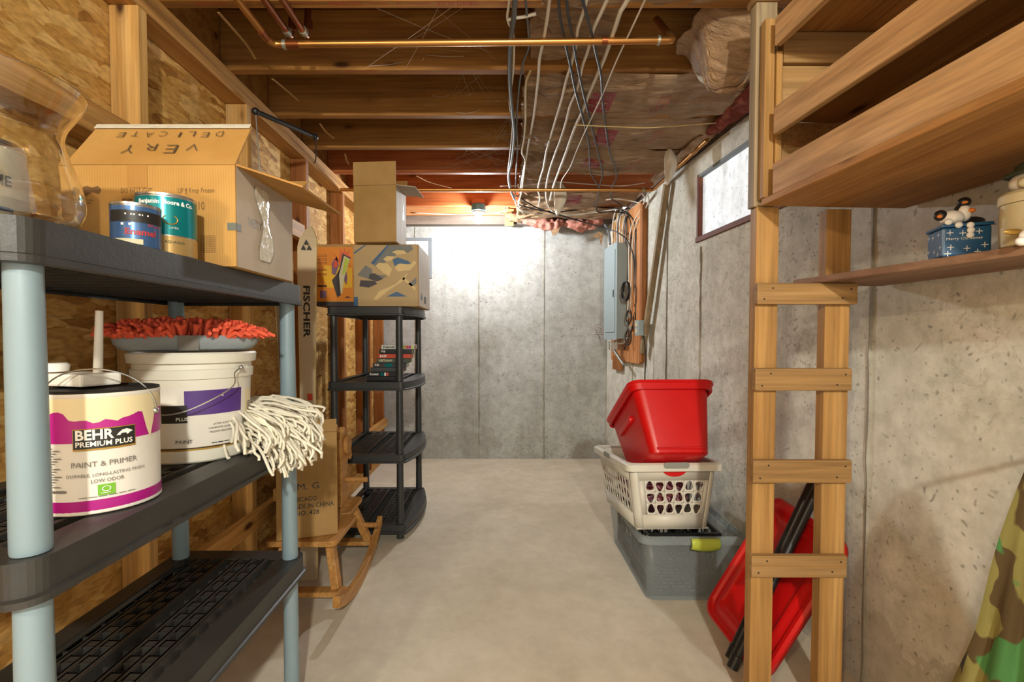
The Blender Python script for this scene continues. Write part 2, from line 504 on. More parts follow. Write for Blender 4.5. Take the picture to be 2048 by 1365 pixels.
M['frame_grey'] = simple('frame_grey', '#6e7478', .6, var=.12)
M['fixture_blue'] = simple('fixture_blue', '#2f6a78', .4)
M['ski_white'] = simple('ski_white', '#d8d2bd', .35, var=.06)
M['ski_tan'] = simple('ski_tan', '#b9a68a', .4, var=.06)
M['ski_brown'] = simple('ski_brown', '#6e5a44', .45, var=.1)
M['ski_edge'] = simple('ski_edge', '#c9b47c', .35)
M['orange_red'] = simple('orange_red', '#c4442a', .5)
M['blue_box'] = simple('blue_box', '#1d4f78', .35, var=.1)
M['blue_print'] = simple('blue_print', '#35577a', .55)
M['print_orange'] = simple('print_orange', '#cf7c1c', .5, var=.12)
M['print_yellow'] = simple('print_yellow', '#d8a51f', .5, var=.1)
M['print_tan'] = simple('print_tan', '#a98e62', .55, var=.12)
M['print_beige'] = simple('print_beige', '#c9ad76', .55, var=.1)
M['print_slate'] = simple('print_slate', '#6a6a66', .55, var=.15)
M['print_dark'] = simple('print_dark', '#332c30', .5)
M['print_purple'] = simple('print_purple', '#6d5068', .5)
M['print_burst'] = simple('print_burst', '#c75a30', .5)
M['tape_white'] = simple('tape_white', '#c9cbc4', .5)
M['tape_grey'] = simple('tape_grey', '#3c3e40', .45)
M['cream'] = simple('cream', '#c9c09c', .5, var=.08)
M['green_hat'] = simple('green_hat', '#3f4c3f', .6)
M['orange'] = simple('orange', '#d97a2c', .5)
M['skin_clay'] = simple('skin_clay', '#d49a6c', .5)
M['hair_gold'] = simple('hair_gold', '#8f6c2c', .5)
M['brown_red'] = simple('brown_red', '#6b3128', .5)
M['cobweb'] = simple('cobweb', '#b8aca0', .8)
M['dark'] = simple('dark', '#15120f', .7)

def glass(name):
    m, nt, b = mk(name)
    b.inputs['Base Color'].default_value = (1, 1, 1, 1); b.inputs['Roughness'].default_value = .02
    b.inputs['Transmission Weight'].default_value = 1.0; b.inputs['IOR'].default_value = 1.45
    nt.links.new(noise(nt, coords(nt), 3, 2), nd(nt, 'ShaderNodeMath').inputs[0])
    return m
M['glass'] = glass('glass')
def clear_plastic(name, col, op):
    m, nt, b = mk(name)
    b.inputs['Base Color'].default_value = lin(col); b.inputs['Roughness'].default_value = .3
    t = nd(nt, 'ShaderNodeBsdfTransparent'); t.inputs[0].default_value = (.93, .95, .96, 1)
    mx = nd(nt, 'ShaderNodeMixShader')
    f = ramp(nt, noise(nt, coords(nt), 4, 2), [(.2, '#%02x%02x%02x' % ((int(op * 255 * .9),) * 3)), (.8, '#%02x%02x%02x' % ((int(op * 255),) * 3))])
    sp_ = nd(nt, 'ShaderNodeSeparateColor'); nt.links.new(f, sp_.inputs[0])
    nt.links.new(sp_.outputs[0], mx.inputs[0]); nt.links.new(t.outputs[0], mx.inputs[1]); nt.links.new(b.outputs[0], mx.inputs[2])
    nt.links.new(mx.outputs[0], nt.nodes['Material Output'].inputs['Surface'])
    return m
M['clear_plastic'] = clear_plastic('clear_plastic', '#bcc6c9', .52)
def emit(name, col, st):
    m, nt, b = mk(name)
    b.inputs['Base Color'].default_value = (1, 1, 1, 1)
    b.inputs['Emission Color'].default_value = tuple(col) + (1,); b.inputs['Emission Strength'].default_value = st
    return m
def camo(name):
    m, nt, b = mk(name)
    v = coords(nt, (14, 14, 10))
    c = lin('#8f8a4e')
    for i, (col, th) in enumerate((('#5a4a2c', .52), ('#4e8a4c', .58), ('#3d4448', .62))):
        vv = coords(nt, (14 + i, 14, 10)); nt.nodes[-1].inputs['Location'].default_value = (i * 3.7, i * 1.3, i * 5.1)
        f = ramp(nt, noise(nt, vv, 1.0, 1.5, .4), [(th - .01, '#000000'), (th + .01, '#ffffff')])
        c = mix(nt, f, c, lin(col))
    nt.links.new(c, b.inputs['Base Color']); b.inputs['Roughness'].default_value = .85
    bump(nt, noise(nt, coords(nt), 300, 2), b, .2, .002)
    return m
M['camo'] = camo('camo')

# ================================================================== STRUCTURE
YB = 4.58                       # back wall
ZT = 2.18                       # top of the concrete
JB = 2.22                       # underside of the joists
XL = -1.08                      # room face of the stud wall
def XW(y): return 1.304 - 0.066 * y      # room face of the right wall
def RW(off, t, z): return V((XW(t) - off, t - .066 * off, z))

struct(MB().box(-1.6, 2.2, -1.8, YB + .2, -.1, 0).build('floor', M['concrete_floor'])); tag(bpy.data.objects['floor'], 'beige concrete basement floor slab')

wb = struct(MB().box(-1.6, 1.4, YB, YB + .2, 0, ZT).build('wall_back', M['concrete_wall'])); tag(wb, 'pale poured concrete wall at the far end')
def seam(parent, pts, w, mat, seed, face):
    """a crooked fin left where two form panels met; face(u) pushes it off the wall"""
    random.seed(seed); mb = MB()
    z0, z1 = pts; n = 26
    def prof(i):
        z = lerp(z0, z1, i / n)
        return z, w * (.55 + .7 * random.random()), .004 + .006 * random.random(), (random.random() - .5) * .006
    P = [prof(i) for i in range(n + 1)]
    b = len(mb.v)
    for z, ww, d, sh in P:
        for u, dd in ((-ww, -.004), (-ww * .4, d), (ww * .4, d * .7), (ww, -.004)):
            mb.v.append(face(u + sh, dd, z))
    for i in range(n):
        for k in range(3):
            a = b + i * 4 + k; mb.f.append((a, a + 1, a + 5, a + 4))
    return mb.build('form_seam', mat, parent)
for i, x in enumerate((-.79, -.197, .413, 1.0)):
    seam(wb, (0.0, ZT), .010, M['seam'], i + 3, lambda u, d, z, x=x: V((x + u, YB - d, z)))

# right wall, skewed a few degrees, with a window opening
W0, W1, WZ0, WZ1 = 1.95, 2.79, 1.685, 2.065
mb = MB()
def rslab(t0, t1, z0, z1):
    a, b = RW(0, t0, z0), RW(0, t1, z0)
    th = V((.25, .0165, 0))
    c = (a + b) / 2 + th / 2 + V((0, 0, (z1 - z0) / 2))
    mb.obox(c, (b - a) / 2, th / 2, V((0, 0, (z1 - z0) / 2)))
rslab(-1.8, W0, 0, ZT); rslab(W1, YB + .02, 0, ZT); rslab(W0, W1, 0, WZ0); rslab(W0, W1, WZ1, ZT)
wr = struct(mb.build('wall_right', M['concrete_side'])); tag(wr, 'pale pitted concrete wall along the right side')
for i, t in enumerate((.97, 1.58, 2.74, 3.2, 3.85)):
    seam(wr, (0.0, WZ0 - .03 if t == 2.74 else ZT), .012, M['seam'], i + 13, lambda u, d, z, t=t: RW(d, t + u, z))

win = struct(thing('window_1', 'high basement window with white pane and rusty steel frame', None, RW(0, 2.37, WZ0)))
def wbar(t0, t1, z0, z1, o0, o1, name, mat, par):
    a, b = RW((o0 + o1) / 2, t0, (z0 + z1) / 2), RW((o0 + o1) / 2, t1, (z0 + z1) / 2)
    return MB().beam(a, b, abs(o1 - o0), z1 - z0).build(name, mat, par, bevel=.002, seg=1)
wbar(W0, W1, WZ0, WZ0 + .028, -.05, .012, 'sill_frame', M['rust'], win)
wbar(W0, W1, WZ1 - .018, WZ1, -.05, .004, 'top_frame', M['frame_grey'], win)
wbar(W1 - .022, W1, WZ0, WZ1, -.05, .006, 'side_frame', M['rust'], win)
wbar(W0, W0 + .022, WZ0, WZ1, -.05, .006, 'side_frame', M['rust'], win)
wbar(W0 + .02, W1 - .02, WZ0 + .02, WZ1 - .015, -.05, -.02, 'pane', M['window_white'], win)

# small blocked window in the back wall, mostly behind the boxes
w2 = struct(thing('window_2', 'small blocked opening in the far wall behind the boxes', None, (-.83, YB, 1.72)))
MB().box(-1.02, -.635, YB - .012, YB + .02, 2.045, 2.075).build('top_frame', M['frame_grey'], w2, bevel=.003)
MB().box(-.665, -.635, YB - .012, YB + .02, 1.70, 2.045).build('side_frame', M['frame_grey'], w2, bevel=.003)
MB().box(-1.02, -.665, YB - .006, YB + .02, 1.70, 2.045).build('pane', M['white'], w2)

# sill plate, header ledge and rim joist over the back wall
struct(MB().box(-1.5, 1.05, YB - .10, YB + .1, ZT, 2.255).build('trim_1', M['sill'], bevel=.003)); tag(bpy.data.objects['trim_1'], 'weathered grey sill plate on top of the far wall')
struct(MB().box(-1.5, 1.05, YB - .115, YB + .1, 2.256, 2.375).build('trim_2', M['ledge_wood'], bevel=.003)); tag(bpy.data.objects['trim_2'], 'light orange header board above the far sill')
struct(MB().box(-1.5, 1.05, YB - .02, YB + .1, 2.376, 2.455).build('trim_3', M['joist_red'])); tag(bpy.data.objects['trim_3'], 'reddish rim joist board above the far wall')
a, b = RW(-.07, -1.7, ZT + .02), RW(-.07, YB - .12, ZT + .02)
struct(MB().beam(a, b, .13, .038).build('trim_4', M['sill'])); tag(bpy.data.objects['trim_4'], 'sill plate on top of the right wall')

# ceiling: subfloor with separate joists
ceil_ = struct(MB().box(-1.6, 1.55, -1.8, YB + .2, 2.456, 2.48).build('ceiling', M['subfloor'])); tag(ceil_, 'brown plank subfloor above open joists')
JY = [1.577 + .406 * k for k in range(-7, 7)]
for k, y in enumerate(JY):
    mt = M['joist'] if y < 3.1 else M['joist_red']
    dz = ((k * 37) % 7 - 3) * .0012
    mb = MB().box(-1.118, XW(y) + .06, y, y + .038, JB + dz, 2.455)
    jo = mb.build('joist', mt, ceil_, bevel=.002, seg=1)
    if abs(y - 1.577) < .01 or abs(y - 1.983) < .01:
        f = plane_fn((0, y + .006, JB + dz), (1, 0, 0), (0, 1, 0), -.0006)
        mb = MB()
        if y < 1.7:
            mb.text('WINTON', f, .018, u0=-.55, bold=.01); mb.text('KILN DRIED', f, .018, u0=-.20, bold=.01)
            mb.text('R', f, .014, u0=-.33); mb.text('WINTON', f, .018, u0=-.98, bold=.01)
            for u0, u1 in ((-.42, -.36), (-.30, -.22), (.0, .1), (-.68, -.58)):
                mb.add([f(u0, .008), f(u1, .008), f(u1, .0105), f(u0, .0105)], [(0, 1, 2, 3)])
        else:
            mb.text('KILN DRIED', f, .016, u0=-.62, bold=.01); mb.text('WINTON', f, .016, u0=-.24, bold=.01)
            for u0, u1 in ((-.4, -.28), (-.06, .05), (-.8, -.7)):
                mb.add([f(u0, .008), f(u1, .008), f(u1, .0105), f(u0, .0105)], [(0, 1, 2, 3)])
        mb.build('stamp', M['stamp_red'], jo)
MB().box(-1.158, -1.12, -1.8, YB - .12, JB, 2.455).build('rim_board', M['joist'], ceil_)

# left wall: OSB sheathing on 2x4 studs
wl = struct(MB().box(-1.186, -1.170, -1.8, YB, 0, JB).build('wall_left', M['osb'])); tag(wl, 'stud wall sheathed with oriented strand board')
MB().box(-1.168, XL, -1.8, YB, 2.182, 2.219).build('top_plate', M['stud_y'], wl, bevel=.002, seg=1)
MB().box(-1.168, XL, -1.8, YB, 2.143, 2.181).build('top_plate', M['stud_y'], wl, bevel=.002, seg=1)
MB().box(-1.168, XL, -1.8, YB, 0, .038).build('bottom_plate', M['stud_y'], wl, bevel=.002, seg=1)
for k, y in enumerate((.25, .86, 1.485, 2.105, 2.745, 3.375, 3.95, 4.05, 4.50)):
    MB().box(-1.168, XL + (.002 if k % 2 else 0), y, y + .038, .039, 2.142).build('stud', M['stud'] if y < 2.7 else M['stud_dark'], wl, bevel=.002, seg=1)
MB().box(-1.168, XL, .9, 1.484, 1.695, 1.775).build('blocking', M['stud_y'], wl, bevel=.002, seg=1)
MB().box(-1.078, -1.04, 2.33, 2.62, 1.665, 1.745).build('blocking', M['stud_y'], wl, bevel=.002, seg=1)
MB().box(-1.078, -1.04, 1.66, 3.3, .325, .395).build('blocking', M['stud_y'], wl, bevel=.002, seg=1)
MB().box(-1.038, -.99, 2.21, 2.62, .398, .455).build('blocking', M['stud_y'], wl, bevel=.002, seg=1)
MB().box(-1.078, -1.04, 3.3, 4.5, .33, .40).build('blocking', M['stud_y'], wl, bevel=.002, seg=1)

# ================================================================== SHELVING UNITS
def shelf_geo(x0, x1, y0, y1, z, skirt, bow, border, fb, pitch=.052):
    mb = MB()
    L = y1 - y0; yc = (y0 + y1) / 2
    out = rr(x0, x1, y0, y1, .02 if bow else .035, 8)
    # refine the long sides so the bow shows
    ref = []
    for i, p in enumerate(out):
        q = out[(i + 1) % len(out)]; n = 10 if abs(q[1] - p[1]) > .2 else 1
        for k in range(n): ref.append((lerp(p[0], q[0], k / n), lerp(p[1], q[1], k / n)))
    def bowed(p, e=0.0):
        x, y = p
        if x > (x0 + x1) / 2 and bow: x += bow * max(0, 1 - ((y - yc) / (L / 2)) ** 2)
        return x, y
    O = [bowed(p) for p in ref]
    cx = (x0 + x1) / 2
    def scale_out(p, e):
        return (p[0] + (e if p[0] > cx else -e), p[1] + (e if p[1] > yc else -e))
    n = len(O)
    rows = [[(p[0], p[1], z) for p in O], [(*scale_out(p, .001), z - skirt * .88) for p in O], [(*scale_out(p, .006), z - skirt * .92) for p in O],
            [(*scale_out(p, .006), z - skirt) for p in O], [(*scale_out(p, -.003), z - skirt) for p in O]]
    b = len(mb.v)
    for r in rows: mb.v += [V(p) for p in r]
    for j in range(len(rows) - 1):
        for i in range(n):
            k = (i + 1) % n; mb.f.append((b + j * n + i, b + j * n + k, b + (j + 1) * n + k, b + (j + 1) * n + i))
    ix0, ix1, iy0, iy1 = x0 + border, x1 - fb, y0 + border * 1.15, y1 - border * 1.15
    b = len(mb.v)
    cl = [(min(max(p[0], ix0), ix1), min(max(p[1], iy0), iy1), z) for p in O]
    mb.v += [V((p[0], p[1], z)) for p in O] + [V(p) for p in cl]
    for i in range(n):
        k = (i + 1) % n
        if (mb.v[b + n + i] - mb.v[b + n + k]).length < 1e-6: mb.f.append((b + i, b + k, b + n + i))
        else: mb.f.append((b + i, b + k, b + n + k, b + n + i))
    # corner fillers: clamp leaves none (corners meet the inner rectangle corners)
    W = ix1 - ix0
    fr = [('s', .13), ('b', .05), ('h', .085), ('b', .05), ('h', .085), ('b', .05), ('s', .13), ('b', .05), ('h', .085), ('b', .05), ('h', .085), ('b', .05), ('s', .10)]
    tot = sum(f for _, f in fr); x = ix0
    ny = max(3, round((iy1 - iy0) / pitch)); py = (iy1 - iy0) / ny
    for kind, f in fr:
        w = W * f / tot
        if kind == 'b':
            for k in range(ny):
                mb.add([(x, iy0 + k * py, z), (x + w, iy0 + k * py, z), (x + w, iy0 + (k + 1) * py, z), (x, iy0 + (k + 1) * py, z)], [(0, 1, 2, 3)])
            for xx in (x + .001, x + w - .001):
                mb.add([(xx, iy0, z), (xx, iy1, z), (xx, iy1, z - skirt * .8), (xx, iy0, z - skirt * .8)], [(0, 1, 2, 3)])
        elif kind == 'h':
            for k in range(ny):
                ya, yb = iy0 + k * py, iy0 + k * py + py * .45
                mb.add([(x, ya, z), (x + w, ya, z), (x + w, yb, z), (x, yb, z)], [(0, 1, 2, 3)])
                for yy in (ya + .001, yb - .001): mb.add([(x, yy, z), (x + w, yy, z), (x + w, yy, z - skirt * .8), (x, yy, z - skirt * .8)], [(0, 1, 2, 3)])
        x += w
    for k in range(ny + 1):
        y = iy0 + k * py + (.004 if k == 0 else -.004 if k == ny else py * .2)
        mb.add([(ix0, y, z - skirt * .3), (ix1, y, z - skirt * .3), (ix1, y, z - skirt * .95), (ix0, y, z - skirt * .95)], [(0, 1, 2, 3)])
    return mb

# grey-posted unit against the stud wall, near the camera
GX0, GX1, GY0, GY1 = -.985, -.60, .61, 1.485
GZ = (1.303, .862, .49)
gu = thing('storage_shelf', 'tall plastic shelving unit with grey posts and black slotted shelves', 'shelf', ((GX0 + GX1) / 2, (GY0 + GY1) / 2, 0))
s0 = shelf_geo(GX0, GX1, GY0, GY1, 0, .055, 0, .045, .062).build('shelf', M['shelf_black'], gu, solid=.004, off=-1)
for k, z in enumerate(GZ):
    o = s0 if k == 0 else s0.copy()
    if k: COL.objects.link(o); o.parent = gu; OFF[o.name] = OFF[gu.name]
    o.location.z = z
PX = (-.955, -.628); PY = (.646, 1.442)
for px in PX:
    for py in PY:
        for z0, z1 in ((0, GZ[2] - .055), (GZ[2] + .001, GZ[1] - .055), (GZ[1] + .001, GZ[0] - .055)):
            r0, r1 = .0225, .0205
            MB().lathe([(r0 * .97, z0), (r0, z0 + .004), (r1, z1 - .004), (r1, z1 + .02)], (px, py, 0), 24).build('post', M['grey_pole'], gu, smooth=True)

# black bow-fronted unit further back
BX0, BX1, BY0, BY1 = -.965, -.545, 2.735, 3.43
BZ = (1.32, .897, .485, .085)
bu = thing('storage_shelf', 'black plastic bow-front shelving unit with four tiers by the stud wall', 'shelf', ((BX0 + BX1) / 2, (BY0 + BY1) / 2, 0))
s1 = shelf_geo(BX0, BX1, BY0, BY1, 0, .045, .055, .035, .03, .045).build('shelf', M['shelf_dark'], bu, solid=.004, off=-1)
for k, z in enumerate(BZ):
    o = s1 if k == 0 else s1.copy()
    if k: COL.objects.link(o); o.parent = bu; OFF[o.name] = OFF[bu.name]
    o.location.z = z
for px in (-.94, -.57):
    for py in (2.762, 3.402):
        for z0, z1 in ((0, BZ[3] - .045), (BZ[3] + .001, BZ[2] - .045), (BZ[2] + .001, BZ[1] - .045), (BZ[1] + .001, BZ[0] - .045)):
            MB().lathe([(.0215, z0), (.0215, z0 + .006), (.019, max(z1 - .004, z0 + .01)), (.019, z1 + .012)], (px, py, 0), 18).build('post', M['shelf_dark'], bu, smooth=True)

# ================================================================== LADDER AND WALL SHELVES (right)
lad = thing('ladder', 'homemade wooden ladder of two rails and four nailed rungs', 'ladder', (.9, 1.46, 0))
MB().box(.757, .824, 1.451, 1.488, 0, 1.535).build('rail', M['ladder'], lad, bevel=.003)
MB().box(.750, .812, 1.456, 1.492, 1.536, 2.13).build('rail', M['ladder_grey'], lad, bevel=.003)
MB().box(.965, 1.038, 1.451, 1.488, 0, 1.528).build('rail', M['ladder'], lad, bevel=.003)
MB().box(.744, .815, 1.45, 1.50, 2.131, 2.15).build('cap_block', M['ladder_x'], lad, bevel=.002)
for i, (z0, z1, xa, xb) in enumerate(((1.246, 1.308, .752, 1.046), (.992, 1.058, .75, 1.035), (.718, .786, .748, 1.04), (.434, .50, .748, 1.032))):
    ru = MB().box(xa, xb, 1.430, 1.450, z0, z1).build('rung', M['ladder_x'], lad, bevel=.004)
    for nx, nz in ((xa + .02, z0 + .015), (xa + .045, z1 - .015), (xb - .045, z0 + .018), (xb - .02, z1 - .018)):
        mb = MB().lathe([(.0024, 0), (.0024, .0015)], (0, 0, 0), 8)
        for v in mb.v: v.x, v.y, v.z = nx + v.x, 1.4298 - v.z, nz + v.y
        mb.build('nail', M['dark'], ru)

hs = thing('wall_shelf', 'built-in overhead wooden shelf with long front rails beside the ladder', 'shelf', (1.0, .6, 1.53))
T0, T1 = -.6, 1.416
def rail(z0, z1, off, t0=T0, t1=T1, w=.019, name='front_rail', mat='shelf_wood'):
    a, b = RW(off, t0, (z0 + z1) / 2), RW(off, t1, (z0 + z1) / 2)
    return MB().beam(a, b, w, z1 - z0).build(name, M[mat], hs, bevel=.002, seg=1)
rail(1.55, 1.638, .435); rail(1.718, 1.793, .435); rail(1.962, 2.04, .435)
def deck(z0, z1, o0, o1, t0=T0, t1=1.455):
    a, b = RW((o0 + o1) / 2, t0, (z0 + z1) / 2), RW((o0 + o1) / 2, t1, (z0 + z1) / 2)
    return MB().beam(a, b, abs(o1 - o0), z1 - z0).build('deck_board', M['shelf_deck'], hs, bevel=.0015, seg=1)
deck(1.53, 1.549, .012, .452)
deck(1.772, 1.79, .012, .22); deck(1.772, 1.79, .222, .424)
deck(2.02, 2.038, .012, .22); deck(2.02, 2.038, .222, .424)
def endb(x0, x1, y0, y1, z0, z1, name, mat): return MB().box(x0, x1, y0, y1, z0, z1).build(name, M[mat], hs, bevel=.002, seg=1)
endb(.758, .786, 1.418, 1.447, 1.552, 2.06, 'end_post', 'ladder')
endb(.788, .806, 1.412, 1.447, 1.64, 1.965, 'end_post', 'ladder')
endb(.808, 1.19, 1.425, 1.447, 1.552, 1.70, 'end_board', 'ladder_x')
endb(.808, 1.19, 1.432, 1.447, 1.70, 1.7718, 'end_board', 'shelf_deck')
endb(.808, 1.19, 1.425, 1.447, 1.792, 1.93, 'end_board', 'ladder_x')
endb(.808, 1.19, 1.412, 1.447, 1.932, 2.018, 'end_board', 'ladder_x')
endb(1.10, 1.14, 1.38, 1.424, 1.70, 1.77, 'cleat', 'ladder_x')
rail(1.70, 1.771, .03, w=.03, name='cleat', mat='shelf_deck')

# plank resting on the top rung
pk = MB()
a0, a1 = V((.915, 1.53, 0)), V((1.075, .62, 0))
b0, b1 = V((1.19, 1.53, 0)), V((1.255, .62, 0))
pz = 1.309
pk.add([a0 + V((0, 0, pz)), a1 + V((0, 0, pz)), b1 + V((0, 0, pz)), b0 + V((0, 0, pz)), a0 + V((0, 0, pz + .02)), a1 + V((0, 0, pz + .02)), b1 + V((0, 0, pz + .02)), b0 + V((0, 0, pz + .02))],
       [(0, 3, 2, 1), (4, 5, 6, 7), (0, 1, 5, 4), (1, 2, 6, 5), (2, 3, 7, 6), (3, 0, 4, 7)])
tag(pk.build('plank_shelf', M['plank'], bevel=.003), 'single weathered grey-brown plank resting on the top ladder rung', 'shelf')
PZ = pz + .02

# ================================================================== RIGHT SIDE FLOOR GROUP
# clear bin
def tapered_tub(x0, x1, y0, y1, z0, z1, taper, r, n=6):
    """open tub as a strip of rounded rectangles"""
    rows = []
    for z, e in ((z0, -taper), (z1, 0)):
        rows.append([(x, y, z) for x, y in rr(x0 - e, x1 + e, y0 - e, y1 + e, r, n)])
    return rows
def ring_mesh(rows, floor=True):
    mb = MB(); n = len(rows[0])
    for r in rows: mb.v += [V(p) for p in r]
    for j in range(len(rows) - 1):
        for i in range(n):
            k = (i + 1) % n; mb.f.append((j * n + i, j * n + k, (j + 1) * n + k, (j + 1) * n + i))
    if floor: mb.f.append(tuple(range(n))[::-1])
    return mb
CBX0, CBX1, CBY0, CBY1 = .605, 1.055, 2.06, 2.78
cb = thing('storage_bin', 'large clear plastic bin with lime handles holding black crates', 'bin', ((CBX0 + CBX1) / 2, (CBY0 + CBY1) / 2, 0))
ring_mesh(tapered_tub(CBX0 + .008, CBX1 - .008, CBY0 + .008, CBY1 - .008, .002, .292, .03, .04)).build('tub', M['clear_plastic'], cb, smooth=True, solid=.003)
rows = [[(x, y, z) for x, y in rr(CBX0 + e, CBX1 - e, CBY0 + e, CBY1 - e, .045, 6)] for z, e in ((.282, .0065), (.262, -.004), (.270, -.008), (.294, -.006), (.298, .0), (.294, .005))]
ring_mesh(rows, False).build('rim', M['clear_plastic'], cb, smooth=True, solid=.002)
for yy, sg in ((CBY0 - .012, -1), (CBY1 + .012, 1)):
    mb = MB()
    xc = (CBX0 + CBX1) / 2 + .04
    mb.grid(10, 6, lambda u, v: V((xc + (u - .5) * .12, yy + sg * (.006 + .012 * math.sin(math.pi * v)) , .296 - .045 * v - .008 * (1 - (2 * u - 1) ** 2) * v)))
    mb.build('handle', M['lime_handle'], cb, smooth=True, solid=.005)
mb = MB()
for i in range(4):
    x = CBX0 + .13 + i * .075
    mb.box(x, x + .012, CBY0 - .006, CBY0 + .002, .27, .299)
mb.build('rib', M['clear_plastic'], cb)

# two black lattice crates inside it
def crate(x0, x1, y0, y1, z0, z1, label):
    t = thing('milk_crate', label, 'crate', ((x0 + x1) / 2, (y0 + y1) / 2, z0), 'black crates in the clear bin')
    mb = MB()
    for z, h in ((z0 + .008, .016), (z1 - .008, .018), (z0 + (z1 - z0) * .33, .01)):
        rows = [[(x, y, zz) for x, y in rr(x0 + e, x1 - e, y0 + e, y1 - e, .012, 2)] for zz, e in ((z - h / 2, .012), (z - h / 2, 0), (z + h / 2, 0), (z + h / 2, .012), (z - h / 2, .012))]
        ring_mesh(rows, False).build('band', M['black_plastic'], t)
    for x in (x0, x1 - .02):
        for y in (y0, y1 - .02): MB().box(x, x + .02, y, y + .02, z0, z1).build('corner_post', M['black_plastic'], t)
    zm0, zm1 = z0 + (z1 - z0) * .36, z1 - .017
    nseg = 4
    for wall in range(4):
        mb = MB()
        for k in range(nseg):
            for s in (0, 1):
                u0, u1 = k / nseg, (k + 1) / nseg
                if s: u0, u1 = u1, u0
                if wall < 2:
                    y = (y0 + .006, y1 - .006)[wall]
                    mb.beam((lerp(x0 + .01, x1 - .01, u0), y, zm0), (lerp(x0 + .01, x1 - .01, u1), y, zm1), .006, .007)
                else:
                    x = (x0 + .006, x1 - .006)[wall - 2]
                    mb.beam((x, lerp(y0 + .01, y1 - .01, u0), zm0), (x, lerp(y0 + .01, y1 - .01, u1), zm1), .006, .007)
        n = 12
        for k in range(n + 1):
            u = k / n
            if wall < 2: mb.box(lerp(x0 + .01, x1 - .01, u) - .003, lerp(x0 + .01, x1 - .01, u) + .003, (y0 + .003, y1 - .009)[wall], (y0 + .009, y1 - .003)[wall], z0, zm0)
            else: mb.box((x0 + .003, x1 - .009)[wall - 2], (x0 + .009, x1 - .003)[wall - 2], lerp(y0 + .01, y1 - .01, u) - .003, lerp(y0 + .01, y1 - .01, u) + .003, z0, zm0)
        mb.build('lattice', M['black_plastic'], t)
    mb = MB()
    for k in range(9):
        u = (k + .5) / 9
        mb.box(lerp(x0, x1, u) - .006, lerp(x0, x1, u) + .006, y0 + .012, y1 - .012, z0, z0 + .006)
        mb.box(x0 + .012, x1 - .012, lerp(y0, y1, u) - .006, lerp(y0, y1, u) + .006, z0 + .0061, z0 + .011)
    mb.build('base_grid', M['black_plastic'], t)
crate(.655, .975, 2.12, 2.42, .006, .286, 'black lattice crate at the near end of the clear bin')
crate(.665, .985, 2.435, 2.735, .006, .286, 'black lattice crate at the far end of the clear bin')

# white laundry basket with pick-shaped holes
def pick(i, n, flip):
    a = 2 * math.pi * i / n
    r = 1 + .16 * math.cos(3 * (a - (math.pi / 2 if not flip else -math.pi / 2)))
    return r * math.cos(a) * .98, r * math.sin(a)
def holed(mb, nx, ny, fn, hu, hv, margins, seed=0):
    """wall of nx x ny cells with rounded-triangle holes; fn(u,v) in 0..1 -> point"""
    (u0, u1), (v0, v1) = margins
    n = 16
    for j in range(ny):
        for i in range(nx):
            cu0, cu1 = lerp(u0, u1, i / nx), lerp(u0, u1, (i + 1) / nx); cv0, cv1 = lerp(v0, v1, j / ny), lerp(v0, v1, (j + 1) / ny)
            cx, cy = (cu0 + cu1) / 2, (cv0 + cv1) / 2
            b = len(mb.v)
            for k in range(n):
                a = 2 * math.pi * k / n; c_, s_ = math.cos(a), math.sin(a); m_ = max(abs(c_), abs(s_))
                mb.v.append(V(fn(cx + c_ / m_ * (cu1 - cu0) / 2, cy + s_ / m_ * (cv1 - cv0) / 2)))
            for k in range(n):
                px, py = pick(k, n, (i + j) % 2)
                mb.v.append(V(fn(cx + px * hu, cy + py * hv)))
            for k in range(n):
                l = (k + 1) % n; mb.f.append((b + k, b + l, b + n + l, b + n + k))
    for (a0, a1, c0, c1) in ((0, 1, 0, v0), (0, 1, v1, 1), (0, u0, v0, v1), (u1, 1, v0, v1)):
        if a1 - a0 > 1e-6 and c1 - c0 > 1e-6:
            mb.add([fn(a0, c0), fn(a1, c0), fn(a1, c1), fn(a0, c1)], [(0, 1, 2, 3)])
BW, BL, BH = .385, .60, .285      # rim size and height
tilt = math.radians(-5.5)
bM = Matrix.Translation(V((.752, 2.06, .322))) @ Matrix.Rotation(math.radians(2.0), 4, 'Z') @ Matrix.Rotation(tilt, 4, 'X')
def bl(x, y, z): return bM @ V((x, y, z))
lb = thing('laundry_basket', 'white plastic laundry basket with pick-shaped holes and grey handle grips', 'basket', bl(0, BL / 2, 0))
tp = .035
def bwall(side):
    def f(u, v):
        e = tp * (1 - v); z = v * BH
        w, l = BW / 2 - e, BL - e
        if side == 0: return bl(lerp(-w + .03, w - .03, u), e, z)
        if side == 1: return bl(lerp(w - .03, -w + .03, u), l, z)
        if side == 2: return bl(-w, lerp(l - .03, e + .03, u), z)
        return bl(w, lerp(e + .03, l - .03, u), z)
    return f
mb = MB()
holed(mb, 6, 3, bwall(0), .054, .070, ((.08, .94), (.22, .74)))
holed(mb, 6, 3, bwall(1), .054, .070, ((.08, .94), (.22, .74)))
holed(mb, 10, 3, bwall(2), .033, .070, ((.06, .94), (.22, .74)))
holed(mb, 10, 3, bwall(3), .033, .070, ((.06, .94), (.22, .74)))
for sx, sy in ((-1, 0), (1, 0), (1, 1), (-1, 1)):       # rounded corners
    def cf(u, v, sx=sx, sy=sy):
        e = tp * (1 - v); w = BW / 2 - e
        y = e + .03 if sy == 0 else BL - e - .03
        a = u * math.pi / 2
        return bl(sx * (w - .03 + .03 * math.cos(a)), y + (-1 if sy == 0 else 1) * .03 * math.sin(a), v * BH)
    mb.grid(5, 4, cf)
mb.build('body', M['white_plastic'], lb, smooth=True, solid=.003)
mb = MB()
e = tp
